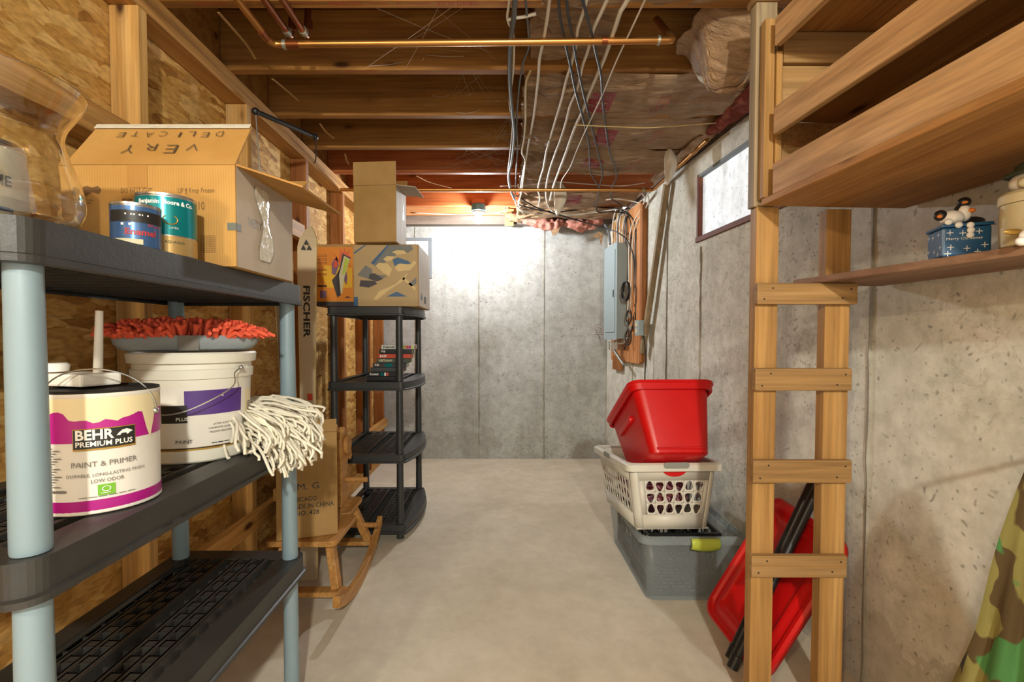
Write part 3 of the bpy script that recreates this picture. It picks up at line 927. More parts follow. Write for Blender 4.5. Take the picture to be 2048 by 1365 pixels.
def bfl(u, v): return bl(lerp(-BW / 2 + e, BW / 2 - e, u), lerp(e, BL - e, v), 0)
mb.grid(2, 2, bfl); mb.build('base', M['white_plastic'], lb, solid=.004)
rows = []
for z, ex in ((BH - .028, .016), (BH - .03, .02), (BH - .004, .021), (BH + .003, .012), (BH + .002, -.002), (BH - .012, -.003)):
    rows.append([tuple(bl(x, y, z + (-.010 * math.exp(-((x - .0) / .05) ** 2) if y < .02 and z < BH - .02 else 0))) for x, y in rr(-BW / 2 - ex, BW / 2 + ex, -ex, BL + ex, .035, 6)])
ring_mesh(rows, False).build('rim', M['white_plastic'], lb, smooth=True, solid=.002)
mb = MB(); mb.prism(rr(-.055, .055, -.012, .013, .011, 4), lambda u, v, t: bl(u, -.0225 - t, BH - .005 + v), 0, .004); mb.build('grip', M['grey_handle'], lb, bevel=.001)
mb = MB(); mb.prism(rr(-.055, .055, -.012, .013, .011, 4), lambda u, v, t: bl(-BW / 2 - .0225 - t, BL * .5 + u, BH - .005 + v), 0, .004); mb.build('grip', M['grey_handle'], lb, bevel=.001)
# half-moon opening under the front grip shows the red fabric behind it
mb = MB(); mb.prism([(math.cos(math.pi + math.pi * k / 12) * .052, math.sin(math.pi + math.pi * k / 12) * .03) for k in range(13)], lambda u, v, t: bl(u, -.0005 + .0022 - t, BH - .026 + v), 0, .004); mb.build('hand_hole', M['red_plastic'], lb)
# bundled cloth inside the basket
random.seed(4)
mb = MB()
mb.ball((0, 0, 0), 1, 36, 22, lambda p: p * (1 + .10 * mnoise.noise(p * 3.1) + .05 * mnoise.noise(p * 9)))
mb.v = [bl(p.x * (BW / 2 - .045) * min(1, 1.25), BL / 2 + p.y * (BL / 2 - .05), .125 + p.z * .105) for p in mb.v]
m_, nt, b_ = mk('striped_cloth')
w_ = nd(nt, 'ShaderNodeTexWave', bands_direction='DIAGONAL'); w_.inputs['Scale'].default_value = 14; w_.inputs['Distortion'].default_value = 7; w_.inputs['Detail'].default_value = 3
nt.links.new(coords(nt), w_.inputs['Vector'])
nt.links.new(ramp(nt, w_.outputs['Fac'], [(.1, '#5e2030'), (.35, '#8d4a50'), (.6, '#a66a64'), (.8, '#d8cfc8'), (.88, '#6b4a86'), (1, '#8d3a40')]), b_.inputs['Base Color']); b_.inputs['Roughness'].default_value = .8
tag(mb.build('folded_cloth', m_, smooth=True), 'striped reddish cloth showing through the white basket holes', 'cloth')

# red tub tipped back over the basket
th = math.radians(31)
rM = Matrix.Translation(V((.752, 2.135, .952))) @ Matrix.Rotation(math.radians(1.5), 4, 'Z') @ Matrix.Rotation(-th, 4, 'X')
def rl(x, y, z): return rM @ V((x, y, z))       # rim plane z=0, rim front edge y=0
RWd, RLn, RH = .34, .46, .30
rb = thing('storage_tub', 'red plastic tub tipped over on the white laundry basket', 'tub', rl(0, RLn / 2, -RH))
rows = []
for k in range(9):
    v = k / 8; e = .048 * v
    rows.append([tuple(rl(x, y, -RH * v)) for x, y in rr(-RWd / 2 + e, RWd / 2 - e, e, RLn - e, .045 - .012 * v, 6)])
rows.append([tuple(rl(x, y, -RH - .006)) for x, y in rr(-RWd / 2 + .058, RWd / 2 - .058, .058, RLn - .058, .03, 6)])
rows = rows[::-1]
ring_mesh(rows, True).build('body', M['red_plastic'], rb, smooth=True, solid=.004)
rows = [[tuple(rl(x, y, z)) for x, y in rr(-RWd / 2 - e, RWd / 2 + e, -e, RLn + e, .05, 6)] for z, e in ((-.034, .003), (-.036, .013), (-.010, .017), (-.008, .021), (.002, .021), (.004, .012), (.0, -.002))]
ring_mesh(rows, False).build('rim', M['red_plastic'], rb, smooth=True, solid=.003)
mb = MB()
mb.prism(rr(-.105, .105, -.014, .014, .013, 5), lambda u, v, t: rl(-RWd / 2 + .013 - t, RLn * .52 + u, -.115 + v), -.004, .01)
mb.build('side_groove', M['red_plastic'], rb, smooth=True, bevel=.003)
mb = MB()
pts = [rl(x, .0405 , -.285) for x in (-.10, -.05, 0, .05, .10)]
mb.tube(pts, .005, 8); mb.build('ridge', M['red_plastic'], rb, smooth=True)

# red lid leaning on the wall behind the ladder
lc = V((.973, 1.735, .272)); lu = V((.058, -.32, 0)); lv = V((.211, .13, .44))
U_ = lu.normalized(); n_ = U_.cross(lv).normalized(); W_ = n_.cross(U_).normalized()
if n_.x > 0: n_ = -n_
rot = math.radians(8)
U2 = U_ * math.cos(rot) + W_ * math.sin(rot) * -1; W2 = W_ * math.cos(rot) + U_ * math.sin(rot)
def ll(u, v, t): return lc + U2 * u + W2 * v + n_ * t
mb = MB(); hw, hh = .185, .268
rows = [[tuple(ll(x, y, t)) for x, y in rr(-hw + e, hw - e, -hh + e, hh - e, max(.02, .055 - e * .5), 6)] for e, t in ((0, -.012), (-.002, .006), (.006, .012), (.018, .011), (.026, .003), (.040, .003), (.048, .009), (.062, .009), (.070, .002), (.085, .001))]
mb = ring_mesh(rows, False); n = len(rows[0]); mb.f.append(tuple(range((len(rows) - 1) * n, len(rows) * n)))
tag(mb.build('tub_lid', M['red_plastic'], smooth=True, solid=.003), 'red plastic lid leaning on the wall behind the ladder', 'lid')

# two black poles leaning in front of the lid
for i, (dx, dy, l) in enumerate(((0, 0, 'black tubular pole leaning across the red lid, the nearer of two'), (.012, .05, 'black tubular pole leaning across the red lid, the farther of two'))):
    p0 = V((.790 + dx * 1.5, 1.63 + dy, .022)); p1 = V((1.135 + dx, 1.70 + dy, .66))
    t = thing('pole', l, 'pole', p0, 'black poles behind the ladder')
    d = p1 - p0
    MB().tube([p0 + d * .06, p1], .0165, 14).build('shaft', M['black_plastic'], t, smooth=True)
    MB().tube([p0, p0 + d * .062, p0 + d * .066], [.0185, .019, .0165], 14).build('end_cap', M['black_cable'], t, smooth=True)

# camouflage clothing hanging at the right edge
def jk(cx, cy, z0, z1, rx0, rx1, ry0, ry1, seed, lean=0.0):
    mb = MB(); nu, nv = 40, 26
    def f(u, v):
        a = 2 * math.pi * u; z = lerp(z1, z0, v)
        fold = .09 * math.sin(5 * a + 2.5 * v + seed) + .05 * math.sin(11 * a - 3 * v) + .12 * mnoise.noise(V((math.cos(a) * 1.5 + seed, math.sin(a) * 1.5, v * 3)))
        k = (v ** .45) * (1 + fold)
        return V((cx + lean * v + lerp(rx0, rx1, v) * k * math.cos(a), cy + lerp(ry0, ry1, v) * k * math.sin(a), z))
    mb.grid(nu, nv, f, True)
    return mb
ct = thing('camouflage_jacket', 'camouflage jacket hanging at the right edge below the plank shelf', 'jacket', (1.06, .93, .2))
jk(1.05, .93, .16, .95, .06, .14, .09, .15, 1.0, -.02).build('body', M['camo'], ct, smooth=True)
jk(1.0, .84, .24, .86, .022, .05, .03, .05, 4.0, -.05).build('sleeve', M['camo'], ct, smooth=True)
MB().tube([RW(.002, .93, .97), (1.06, .93, .945)], .006, 10).build('peg', M['steel'], ct, smooth=True)

# ================================================================== LEFT SIDE: THINGS ON THE GREY UNIT
def facing(c): return math.atan2(-c[1], -c[0])      # angle on a round thing that looks at the doorway
S1, S2, S3 = GZ
def strip(fn, u0, u1, v0, v1, n=14, lift=.0005):
    mb = MB(); mb.grid(n, 1, lambda a, b: fn(lerp(u0, u1, a), lerp(v0, v1, b), lift)); return mb

def bars(mb, fn, u0, u1, v, h):
    n = max(1, int((u1 - u0) / .012))
    for i in range(n): mb.add([fn(lerp(u0, u1, i / n), v), fn(lerp(u0, u1, (i + .86) / n), v), fn(lerp(u0, u1, (i + .86) / n), v + h), fn(lerp(u0, u1, i / n), v + h)], [(0, 1, 2, 3)])
# large gallon can of paint
c = V((-.70, .852, S2 + .001)); R, H = .085, .196
ph = facing(c)
pc = thing('paint_can', 'large white and magenta paint can with wire bail and dripped cream paint', 'paint can', c)
f = cyl_fn(c, R, ph)
MB().lathe([(R - .002, 0), (R + .001, .002), (R + .001, .006), (R, .008), (R, H - .008), (R + .0015, H - .006), (R + .0015, H)], c, 48).build('body', M['white_label'], pc, smooth=True)
MB().lathe([(R - .0005, H + .0005), (R + .001, H + .003), (R - .006, H + .004), (R - .012, H - .004), (R - .02, H - .004), (.002, H - .004)], c, 48).build('lid', M['dark'], pc, smooth=True)
hp = R * math.pi * .97
strip(f, -hp, hp, H * .60, H * .955, 60).build('band', M['magenta'], pc, smooth=True)
strip(f, -hp, hp, .006, .024, 60).build('base_band', M['magenta'], pc, smooth=True)
mb = MB(); random.seed(3)                                  # dripped cream paint over the band
N_ = 60
top = [(lerp(-hp * .78, hp, i / N_), H * .965) for i in range(N_ + 1)]
bot = []
for i in range(N_ + 1):
    u = lerp(-hp * .78, hp, i / N_); q = u / R
    d = .80 + .03 * mnoise.noise(V((u * 70, 0, 0))) - .03 * math.cos(q * 3)
    if q < -.55: d = .86 + .05 * mnoise.noise(V((u * 160, 3, 0)))
    if .75 < q < 1.0: d -= .26 * math.sin((q - .75) / .25 * math.pi) ** .7
    bot.append((u, H * max(d, .45)))
b0_ = len(mb.v)
for a_, b_ in zip(top, bot): mb.v += [f(a_[0], a_[1], .0011), f(b_[0], b_[1], .0011)]
for i in range(N_): mb.f.append((b0_ + 2 * i + 1, b0_ + 2 * i + 3, b0_ + 2 * i + 2, b0_ + 2 * i))
mb.build('paint_drip', M['cream_label'], pc, smooth=True)
lo = strip(f, -.036, .046, H * .535, H * .715, 12, .0016).build('logo_plate', M['gold'], pc, smooth=True)
strip(f, -.035, .045, H * .55, H * .708, 12, .002).build('logo_field', M['ink'], lo, smooth=True)
fl = lambda u, v: f(u, v, .0025)
mb = MB(); mb.text('BEHR', fl, .0165, w=.048, u0=-.032, v0=H * .622, bold=.03); mb.text('PREMIUM PLUS', fl, .0085, w=.073, u0=-.032, v0=H * .567, bold=.02)
bear = [(0, .0), (.003, .004), (.008, .0085), (.014, .0095), (.020, .007), (.0225, .0045), (.019, .0035), (.0165, .001), (.0145, .0), (.013, .003), (.007, .003), (.005, .0)]
mb.v += [V(fl(.019 + x, H * .64 + y)) for x, y in bear]; mb.f.append(tuple(range(len(mb.v) - len(bear), len(mb.v))))
mb.build('lettering', M['white'], lo)
mb = MB(); mb.text('PAINT & PRIMER', fl, .0085, w=.085, u0=-.038, v0=H * .40)
mb.text('DURABLE, LONG-LASTING FINISH', fl, .0060, w=.104, u0=-.045, v0=H * .315); mb.text('LOW ODOR', fl, .0060, w=.042, u0=-.014, v0=H * .265)
for k in range(16): bars(mb, fl, -.078, -.078 + .014 + .016 * ((k * 5) % 7) / 7, H * (.56 - k * .021), .0016)
bars(mb, fl, -.076, -.045, H * .2, .004); bars(mb, fl, -.03, .045, H * .148, .001)
mb.build('lettering', M['grey_ink'], pc)
g = strip(f, -.006, .0165, H * .155, H * .245, 8, .0012).build('eco_badge', M['lime'], pc, smooth=True)
mb = MB()
for k in range(16):
    a0, a1 = 2 * math.pi * k / 16, 2 * math.pi * (k + 1) / 16
    q = lambda r, a: fl(.005 + r * math.cos(a), H * .208 + r * .8 * math.sin(a))
    mb.add([q(.0045, a0), q(.0045, a1), q(.0058, a1), q(.0058, a0)], [(0, 1, 2, 3)])
bars(mb, fl, -.002, .012, H * .172, .001)
mb.build('emblem', M['white'], g)
ea = ph + 1.05
e0, e1 = c + V((R * math.cos(ea) * 1.02, R * math.sin(ea) * 1.02, H * .80)), c + V((R * math.cos(ea + math.pi) * 1.02, R * math.sin(ea + math.pi) * 1.02, H * .80))
up = V((.12, -.35, .94)).normalized()
mid = (e0 + e1) / 2
pts = []
for k in range(25):
    a = math.pi * k / 24
    pts.append(mid + (e0 - mid) * math.cos(a) * (1.03) + up * (.082 * math.sin(a) ** .8))
MB().tube(pts, .0014, 6).build('bail', M['steel'], pc, smooth=True)
MB().ball(e0, (.006, .006, .006)).build('ear', M['steel'], pc, smooth=True)

# paint pad edger lying on the lid
c2 = c + V((-.045, .02, H + .004))
pe = thing('paint_edger', 'white paint pad edger with upright handle lying on the large paint can', 'paint tool', c2)
MB().obox(c2 + V((0, 0, .012)), V((.042, -.012, 0)), V((.012, .03, 0)), V((0, 0, .011))).build('pad_block', M['white'], pe, bevel=.004)
MB().tube([c2 + V((.012, .016, .02)), c2 + V((.014, .02, .135))], [.0075, .006], 12).build('handle', M['white'], pe, smooth=True, bevel=0)
MB().lathe([(.0, 0), (.022, .001), (.024, .012), (.02, .016), (0, .016)], c2 + V((-.055, .0, .0245)), 24).build('guide_wheel', M['white'], pe, smooth=True)

# white bucket with purple label
c = V((-.752, 1.20, S2 + .001)); R0, R1, H = .116, .126, .252
ph = facing(c); tap = (R1 - R0) / H
bk = thing('paint_bucket', 'white plastic paint bucket with purple label and wire bail', 'bucket', c)
f = cyl_fn(c, R0, ph, tap)
MB().lathe([(R0 - .004, 0), (R0, .004), (R0 + tap * .19, .19), (R0 + .012, .192), (R0 + .013, .212), (R0 + .009, .214), (R0 + .009, .226), (R0 + .018, .228), (R1 + .011, .248), (R1 + .008, H), (R1 - .001, H), (R1 - .003, H - .004)], c, 56).build('body', M['white_plastic'], bk, smooth=True)
MB().lathe([(R1 - .003, H - .012), (R1 - .012, H - .014), (.002, H - .014)], c, 48).build('lid', M['white_plastic'], bk, smooth=True)
strip(f, -.16, .118, .030, .172, 40, .0006).build('label', M['white_label'], bk, smooth=True)
strip(f, -.02, .102, .110, .166, 24, .0011).build('purple_field', M['purple'], bk, smooth=True)
strip(f, .118, .15, .06, .16, 8, .0006).build('side_label', M['cream_label'], bk, smooth=True)
strip(f, -.16, .104, .030, .037, 40, .0012).build('gold_band', M['gold'], bk, smooth=True)
strip(f, -.16, .104, .034, .0365, 40, .0016).build('dark_band', M['ink'], bk, smooth=True)
fl = lambda u, v: f(u, v, .002)
mb = MB()
mb.grid(6, 1, lambda a, b: f(lerp(-.065, -.015, a), lerp(.094, .134, b), .0014)); mb.build('logo_field', M['ink'], bk, smooth=True)
mb = MB(); mb.text('PLUS', fl, .008, u0=-.036, v0=.099, bold=.02); mb.text('&', fl, .006, u0=.05, v0=.15); mb.build('lettering', M['white'], bk)
mb = MB(); mb.text('PAINT', fl, .008, u0=-.038, v0=.047)
mb.text('LATEX ACRYLIC', fl, .0042, u0=.055, v0=.085, align='C'); mb.text('COMPLETE COVERAGE', fl, .0042, u0=.055, v0=.076, align='C'); mb.text('MILDEW RESISTANCE', fl, .0042, u0=.055, v0=.067, align='C')
bars(mb, fl, .03, .07, .042, .002)
random.seed(2); u = .107
for k in range(9): mb.add([fl(.107, .07 + k * .0035), fl(.121, .07 + k * .0035), fl(.121, .0715 + k * .0035 + random.random() * .001), fl(.107, .0715 + k * .0035)], [(0, 1, 2, 3)])
mb.text('BEHR', fl, .005, u0=.107, v0=.054, bold=.03)
for k in range(14): mb.add([fl(.126, .068 + k * .0045), fl(.146, .068 + k * .0045), fl(.146, .0698 + k * .0045), fl(.126, .0698 + k * .0045)], [(0, 1, 2, 3)])
mb.build('lettering', M['ink'], bk)
e1 = f(.085, .215, .016); e0 = f(-.22, .215, .016)
pts = [e1, lerp(e1, e0, .12) + V((.03, -.025, -.012)), f(.06, .175, .03), f(.02, .145, .035), f(-.03, .12, .035), f(-.09, .125, .03), f(-.15, .16, .022), e0]
MB().tube(sp(pts, 5), .0015, 6).build('bail', M['steel'], bk, smooth=True)
MB().ball(e1, .006, 10, 7).build('ear', M['steel'], bk, smooth=True)

# red chenille mop pad on the bucket
c = V((-.745, 1.17, S2 + H + .004))
mp = thing('mop_pad', 'red chenille mop pad with grey backing lying on the white bucket', 'mop pad', c)
padU, padV = V((.78, .62, 0)), V((-.62, .78, 0))
def padp(u, v, z): return c + padU * u + padV * v + V((0, 0, z))
def padoutline(k, n=40, a_=.145, b_=.062, e=4):
    t = 2 * math.pi * k / n; cs, sn = math.cos(t), math.sin(t)
    return a_ * math.copysign(abs(cs) ** (2 / e), cs), b_ * math.copysign(abs(sn) ** (2 / e), sn)
rows = []
for s_, z in ((.80, .0), (.92, .004), (1.0, .016), (1.02, .028), (.96, .036)):
    rows.append([tuple(padp(*[q * s_ for q in padoutline(k)], z)) for k in range(40)])
mb = ring_mesh(rows, True); mb.f.append(tuple(range(160, 200))); mb.build('backing', M['grey_cloth'], mp, smooth=True)
mb = MB()
for u in (-.005, .0):
    mb.grid(1, 5, lambda a, b: padp(lerp(-.028, .012, a), -.064 - .002 * math.sin(math.pi * b), lerp(.002, .034, b)))
    break
mb.build('strap', M['grey_strap'], mp, solid=.002)
random.seed(11); mb = MB()
for i in range(560):
    t = random.random() * 2 * math.pi; rr_ = math.sqrt(random.random())
    a_, b_ = padoutline(t / (2 * math.pi) * 40); a_ *= rr_; b_ *= rr_
    edge = rr_ ** 3
    base_ = padp(a_, b_, .032)
    dirv = (padU * (a_ * 5 * edge + (random.random() - .5) * .8) + padV * (b_ * 11 * edge + (random.random() - .5) * .8) + V((0, 0, 1.1 - .8 * edge))).normalized()
    L = .032 + random.random() * .018
    tip = base_ + dirv * L + V((0, 0, -.012 * edge)); m1 = base_ + dirv * L * .55 + V((0, 0, .004))
    mb.tube([base_, m1, tip], [.0048, .0056, .0042], 6)
tag(mb.build('chenille_fingers', M['chenille'], mp, smooth=True, ang=80), None, None, None, 'stuff')

# string mop head hanging over the end of the shelf
random.seed(5)
c = V((-.72, 1.33, S2 + .02))
mh = thing('string_mop', 'cream cotton string mop head flopped over the far end of the shelf', 'mop', (c.x, c.y, S2))
mb = MB()
for i in range(400):
    a = random.gauss(-.05, .36); lay = random.random()
    st = c + V((random.uniform(-.06, .03), random.uniform(-.10, .09), .004 + lay * .06))
    L = random.uniform(.14, .235)
    dr = V((math.cos(a), math.sin(a), 0))
    edge = -.605 + .0
    p1 = st + dr * L * .35 + V((0, 0, .025 * lay + random.uniform(0, .012)))
    p2 = st + dr * L * .7 + V((random.uniform(-.01, .01), random.uniform(-.01, .01), -.005 + .02 * lay))
    p3 = st + dr * L * .93 + V((0, 0, -.05 + .05 * lay + random.uniform(-.03, .01)))
    p4 = p3 + V((random.uniform(-.01, .015), random.uniform(-.015, .01), random.uniform(-.035, -.01)))
    pts = sp([st, p1, p2, p3, p4], 3)
    for p in pts:
        if p.x < -.6 and p.z < S2 + .006: p.z = S2 + .006 + random.random() * .006
        if p.x > -.615 and p.x < -.58 and p.z < S2 + .004 and p.z > S2 - .055: p.x = -.585
    mb.tube(pts, .0038, 5)
tag(mb.build('strings', M['mop'], mh, smooth=True, ang=80), None, None, None, 'stuff')
MB().obox(c + V((-.05, 0, .015)), V((.012, 0, 0)), V((0, .085, 0)), V((0, 0, .013))).build('headband', M['white'], mh, bevel=.004)

# ---------------- top tier
# glass hurricane vase
c = V((-.755, .735, S1 + .001))
prof = [(.0, .002), (.045, .002), (.072, .006), (.090, .020), (.100, .042), (.0985, .068), (.090, .098), (.080, .126), (.0765, .143), (.080, .162), (.091, .182), (.1, .198), (.104, .21)]
P2 = sp([(r * 1.06, 0, z * 1.07) for r, z in prof], 4)
mb = MB().lathe([(max(p.x, 1e-4), p.z) for p in P2], c, 56, cap=False)
inn = [(max(p.x - .0017, 1e-4), p.z + (.002 if p.z < .02 else 0)) for p in P2][::-1]
n0 = len(mb.v); mb.lathe(inn, c, 56, cap=False)
L1 = len(P2)
for k in range(56):
    a = (L1 - 1) * 56 + k; b = (L1 - 1) * 56 + (k + 1) % 56; mb.f.append((a, b, n0 + (k + 1) % 56, n0 + k))
tag(mb.build('glass_vase', M['glass'], smooth=True, ang=60), 'clear glass vase with flared rim at the near end of the top shelf', 'vase')
# white can behind it
c = V((-.96, .885, S1 + .001)); ph = facing(c); R, H = .083, .195
wc = thing('paint_can', 'white labelled metal can standing behind the glass vase', 'paint can', c)
f = cyl_fn(c, R, ph)
MB().lathe([(R - .002, 0), (R + .001, .002), (R + .001, .006), (R, .008), (R, H - .008), (R + .0015, H - .006), (R + .001, H), (R - .006, H), (R - .01, H - .005), (.002, H - .005)], c, 40).build('body', M['tin'], wc, smooth=True)
strip(f, -R * 2.6, R * 2.6, .012, H - .012, 40).build('label', M['cream'], wc, smooth=True)
mb = MB(); fl = lambda u, v: f(u, v, .001); mb.text('TIME', fl, .018, u0=.035, v0=.115, bold=.03, align='C'); mb.build('lettering', M['ink'], wc)
mb = MB(); mb.grid(8, 2, lambda a, b: fl(lerp(.0, .062, a), lerp(.045, .075, b) - .01 * (2 * a - 1) ** 2)); mb.build('emblem', M['blue_print'], wc, smooth=True)

# blue and teal cans
c = V((-.655, .885, S1 + .001)); ph = facing(c); R, H = .0375, .080
cc = thing('paint_can', 'small blue enamel can in front of the teal can', 'paint can', c)
f = cyl_fn(c, R, ph); fl = lambda u, v: f(u, v, .0011)
MB().lathe([(R - .001, 0), (R + .0008, .001), (R + .0008, .004), (R, .005), (R, H - .005), (R + .001, H - .004), (R + .0008, H), (R - .004, H), (R - .006, H - .003), (.002, H - .003)], c, 36).build('body', M['tin'], cc, smooth=True)
strip(f, -R * 2.9, R * 2.9, .005, H - .006, 36).build('label', M['can_blue'], cc, smooth=True)
strip(f, -R * 1.2, R * 1.25, .046, .066, 20, .0009).build('dark_band', M['ink'], cc, smooth=True)
strip(f, -R * 1.1, R * .25, .008, .017, 14, .0009).build('pale_band', M['cream'], cc, smooth=True)
mb = MB(); mb.text('Enamel', fl, .011, w=.046, u0=-.016, v0=.024, bold=.03); mb.text('Wood', fl, .006, u0=.016, v0=.04); mb.build('lettering', M['red_ink'], cc)
mb = MB(); bars(mb, fl, -.016, .02, .058, .0025); bars(mb, fl, -.022, -.004, .040, .004); mb.build('lettering', M['white'], cc)
c = V((-.668, .985, S1 + .001)); ph = facing(c); R, H = .052, .122
cc = thing('paint_can', 'teal metallic quart can with white lettering beside the box', 'paint can', c)
f = cyl_fn(c, R, ph); fl = lambda u, v: f(u, v, .0011)
MB().lathe([(R - .001, 0), (R + .0008, .001), (R + .0008, .004), (R, .005), (R, H - .005), (R + .001, H - .004), (R + .0008, H), (R - .004, H), (R - .006, H - .003), (.002, H - .003)], c, 40).build('body', M['tin'], cc, smooth=True)
strip(f, -R * 3, R * 3, .043, H - .007, 44).build('label', M['teal'], cc, smooth=True)
strip(f, -R * 3, R * 3, .006, .041, 44).build('gold_band', M['can_gold'], cc, smooth=True)
mb = MB(); mb.text('Benjamin Moore & Co.', fl, .0115, w=.098, u0=0, v0=.098, align='C', bold=.035); mb.text('LATEX', fl, .0035, u0=.012, v0=.055, align='C'); mb.build('lettering', M['white'], cc)
mb = MB(); mb.text('AQUAGLO', fl, .006, u0=.013, v0=.026, align='C', bold=.02); mb.build('lettering', M['green_hat'], cc)
mb = MB()
mb.tube([fl(.006 + .012 * math.cos(t), .072 + .009 * math.sin(t)) for t in [math.radians(q) for q in range(130, 420, 24)]], .0011, 6); mb.build('emblem', M['gold'], cc, smooth=True)

# big cardboard box with open flaps
X0, X1, Y0, Y1, Z0, Z1 = -.945, -.575, 1.07, 1.362, S1 + .0015, 1.523
cbx = thing('cardboard_box', 'big brown cardboard box with open flaps on the grey unit', 'box', ((X0 + X1) / 2, (Y0 + Y1) / 2, Z0))
mb = MB(); mb.box(X0, X1, Y0, Y0 + .004, Z0, Z1); mb.box(X0, X0 + .004, Y0 + .004, Y1 - .004, Z0, Z1); mb.box(X0, X1, Y1 - .004, Y1, Z0, Z1); mb.box(X0 + .004, X1 - .004, Y0 + .004, Y1 - .004, Z0, Z0 + .004)
mb.build('body', M['card'], cbx)
MB().box(X1 - .004, X1, Y0 + .0041, Y1 - .0041, Z0, Z1).build('side_panel', M['card_grey'], cbx)
def flap(pts, th=.004, name='flap', mat='card'):
    mb = MB(); P = [V(p) for p in pts]; n = (P[1] - P[0]).cross(P[3] - P[0]).normalized() * th / 2
    mb.add([p - n for p in P] + [p + n for p in P], [(3, 2, 1, 0), (4, 5, 6, 7), (0, 1, 5, 4), (1, 2, 6, 5), (2, 3, 7, 6), (3, 0, 4, 7)])
    return mb.build(name, M[mat], cbx)
FF = [V((X0, Y0 + .002, Z1 + .001)), V((X1, Y0 + .002, Z1 + .001)), V((X1 - .004, Y0 + .085, Z1 + .118)), V((X0 + .008, Y0 + .085, Z1 + .118))]
fl1 = flap(FF)
fl2 = flap([V((X1 + .001, Y0 + .003, Z1 + .002)), V((X1 + .145, Y0 + .004, Z1 - .045)), V((X1 + .136, Y1 - .0, Z1 - .034)), V((X1 + .001, Y1 - .003, Z1 + .002))], mat='card_inner')
flap([V((X1, Y1 - .002, Z1 + .001)), V((X0, Y1 - .002, Z1 + .001)), V((X0 + .02, Y1 + .06, Z1 + .075)), V((X1 + .02, Y1 + .06, Z1 + .075))])
# writing
fo = FF[2] + V((0, -.003, 0)); fU = (FF[3] - FF[2]); fV = (FF[1] - FF[2])
ff = plane_fn(fo, fU, fV, .003)
mb = MB()
for i, ch in enumerate('VERY'): mb.text(ch, ff, .024 + .006 * (i % 2), w=.026, u0=.095 + i * .047, v0=.072 + .004 * (i % 2), bold=-.018)
for i, ch in enumerate('DELICATE'): mb.text(ch, ff, .019, w=.004 if ch == 'I' else .017, u0=.055 + i * .032, v0=.024 + .003 * (i % 2), bold=-.018)
mb.build('handwriting', M['pen'], fl1)
mb = MB(); mb.grid(1, 1, lambda a, b: ff(lerp(0, .36, a), lerp(-.004, .012, b))); mb.build('flap_tape', M['tape'], fl1)
fr = plane_fn((X0, Y0, Z0), (1, 0, 0), (0, 0, 1), .0008)
mb = MB()
mb.text('DO NOT CUT', fr, .0115, w=.068, u0=.122, v0=.158); mb.text('UP', fr, .0115, w=.012, u0=.246, v0=.158); mb.text('Keep Frozen', fr, .0135, w=.055, u0=.270, v0=.156)
mb.add([fr(.2625, .157), fr(.2645, .157), fr(.2645, .164), fr(.2625, .164), fr(.260, .164), fr(.267, .164), fr(.2635, .17)], [(0, 1, 2, 3), (4, 5, 6)])
mb.text('NO. 16610', fr, .018, w=.075, u0=.228, v0=.122)
mb.v += [V(fr(.03 + x, .150 + y)) for x, y in ((0, .006), (.006, .02), (.018, .024), (.03, .02), (.042, .024), (.05, .016), (.044, .006), (.03, .01), (.012, .0))]; mb.f.append(tuple(range(len(mb.v) - 9, len(mb.v))))
for k in range(3): bars(mb, fr, .034, .064 - k * .006, .142 - k * .006, .002)
bars(mb, fr, .125, .15, .142, .004); bars(mb, fr, .12, .155, .131, .003)
for k in range(11): mb.add([fr(.292 + k * .0033, .03), fr(.2925 + k * .0033, .03), fr(.2925 + k * .0033, .066), fr(.292 + k * .0033, .066)], [(0, 1, 2, 3)])
for k in range(9): mb.add([fr(.292, .03 + k * .0045), fr(.325, .03 + k * .0045), fr(.325, .0305 + k * .0045), fr(.292, .0305 + k * .0045)], [(0, 1, 2, 3)])
mb.build('print', M['box_ink'], cbx)
mb = MB(); mb.grid(1, 1, lambda a, b: fr(lerp(.136, .18, a), lerp(.17, .2185, b), .0003)); mb.build('old_tape', M['card_inner'], cbx)
mb = MB(); mb.grid(1, 1, lambda a, b: fr(lerp(.352, .3705, a), lerp(.078, .094, b), .0003)); mb.build('duct_tape', M['duct_tape'], cbx)
sd = plane_fn((X1, Y0, Z0), (0, 1, 0), (0, 0, 1), .0008)
mb = MB(); mb.grid(1, 1, lambda a, b: sd(lerp(0, .02, a), lerp(.078, .094, b), .0003)); mb.build('duct_tape', M['duct_tape'], cbx)
mb = MB(); random.seed(8)
mb.grid(8, 22, lambda a, b: sd(.125 + (a - .5) * (.05 + .02 * math.sin(b * 9)) + .012 * math.sin(b * 5), lerp(.03, .20, b), .002 + .004 * abs(mnoise.noise(V((a * 6, b * 12, 1))))))
mb.build('packing_tape', M['tape'], cbx, smooth=True)
mb = MB(); mb.text('VERY', sd, .02, u0=.05, v0=.10); mb.build('handwriting', M['grey_ink'], cbx)

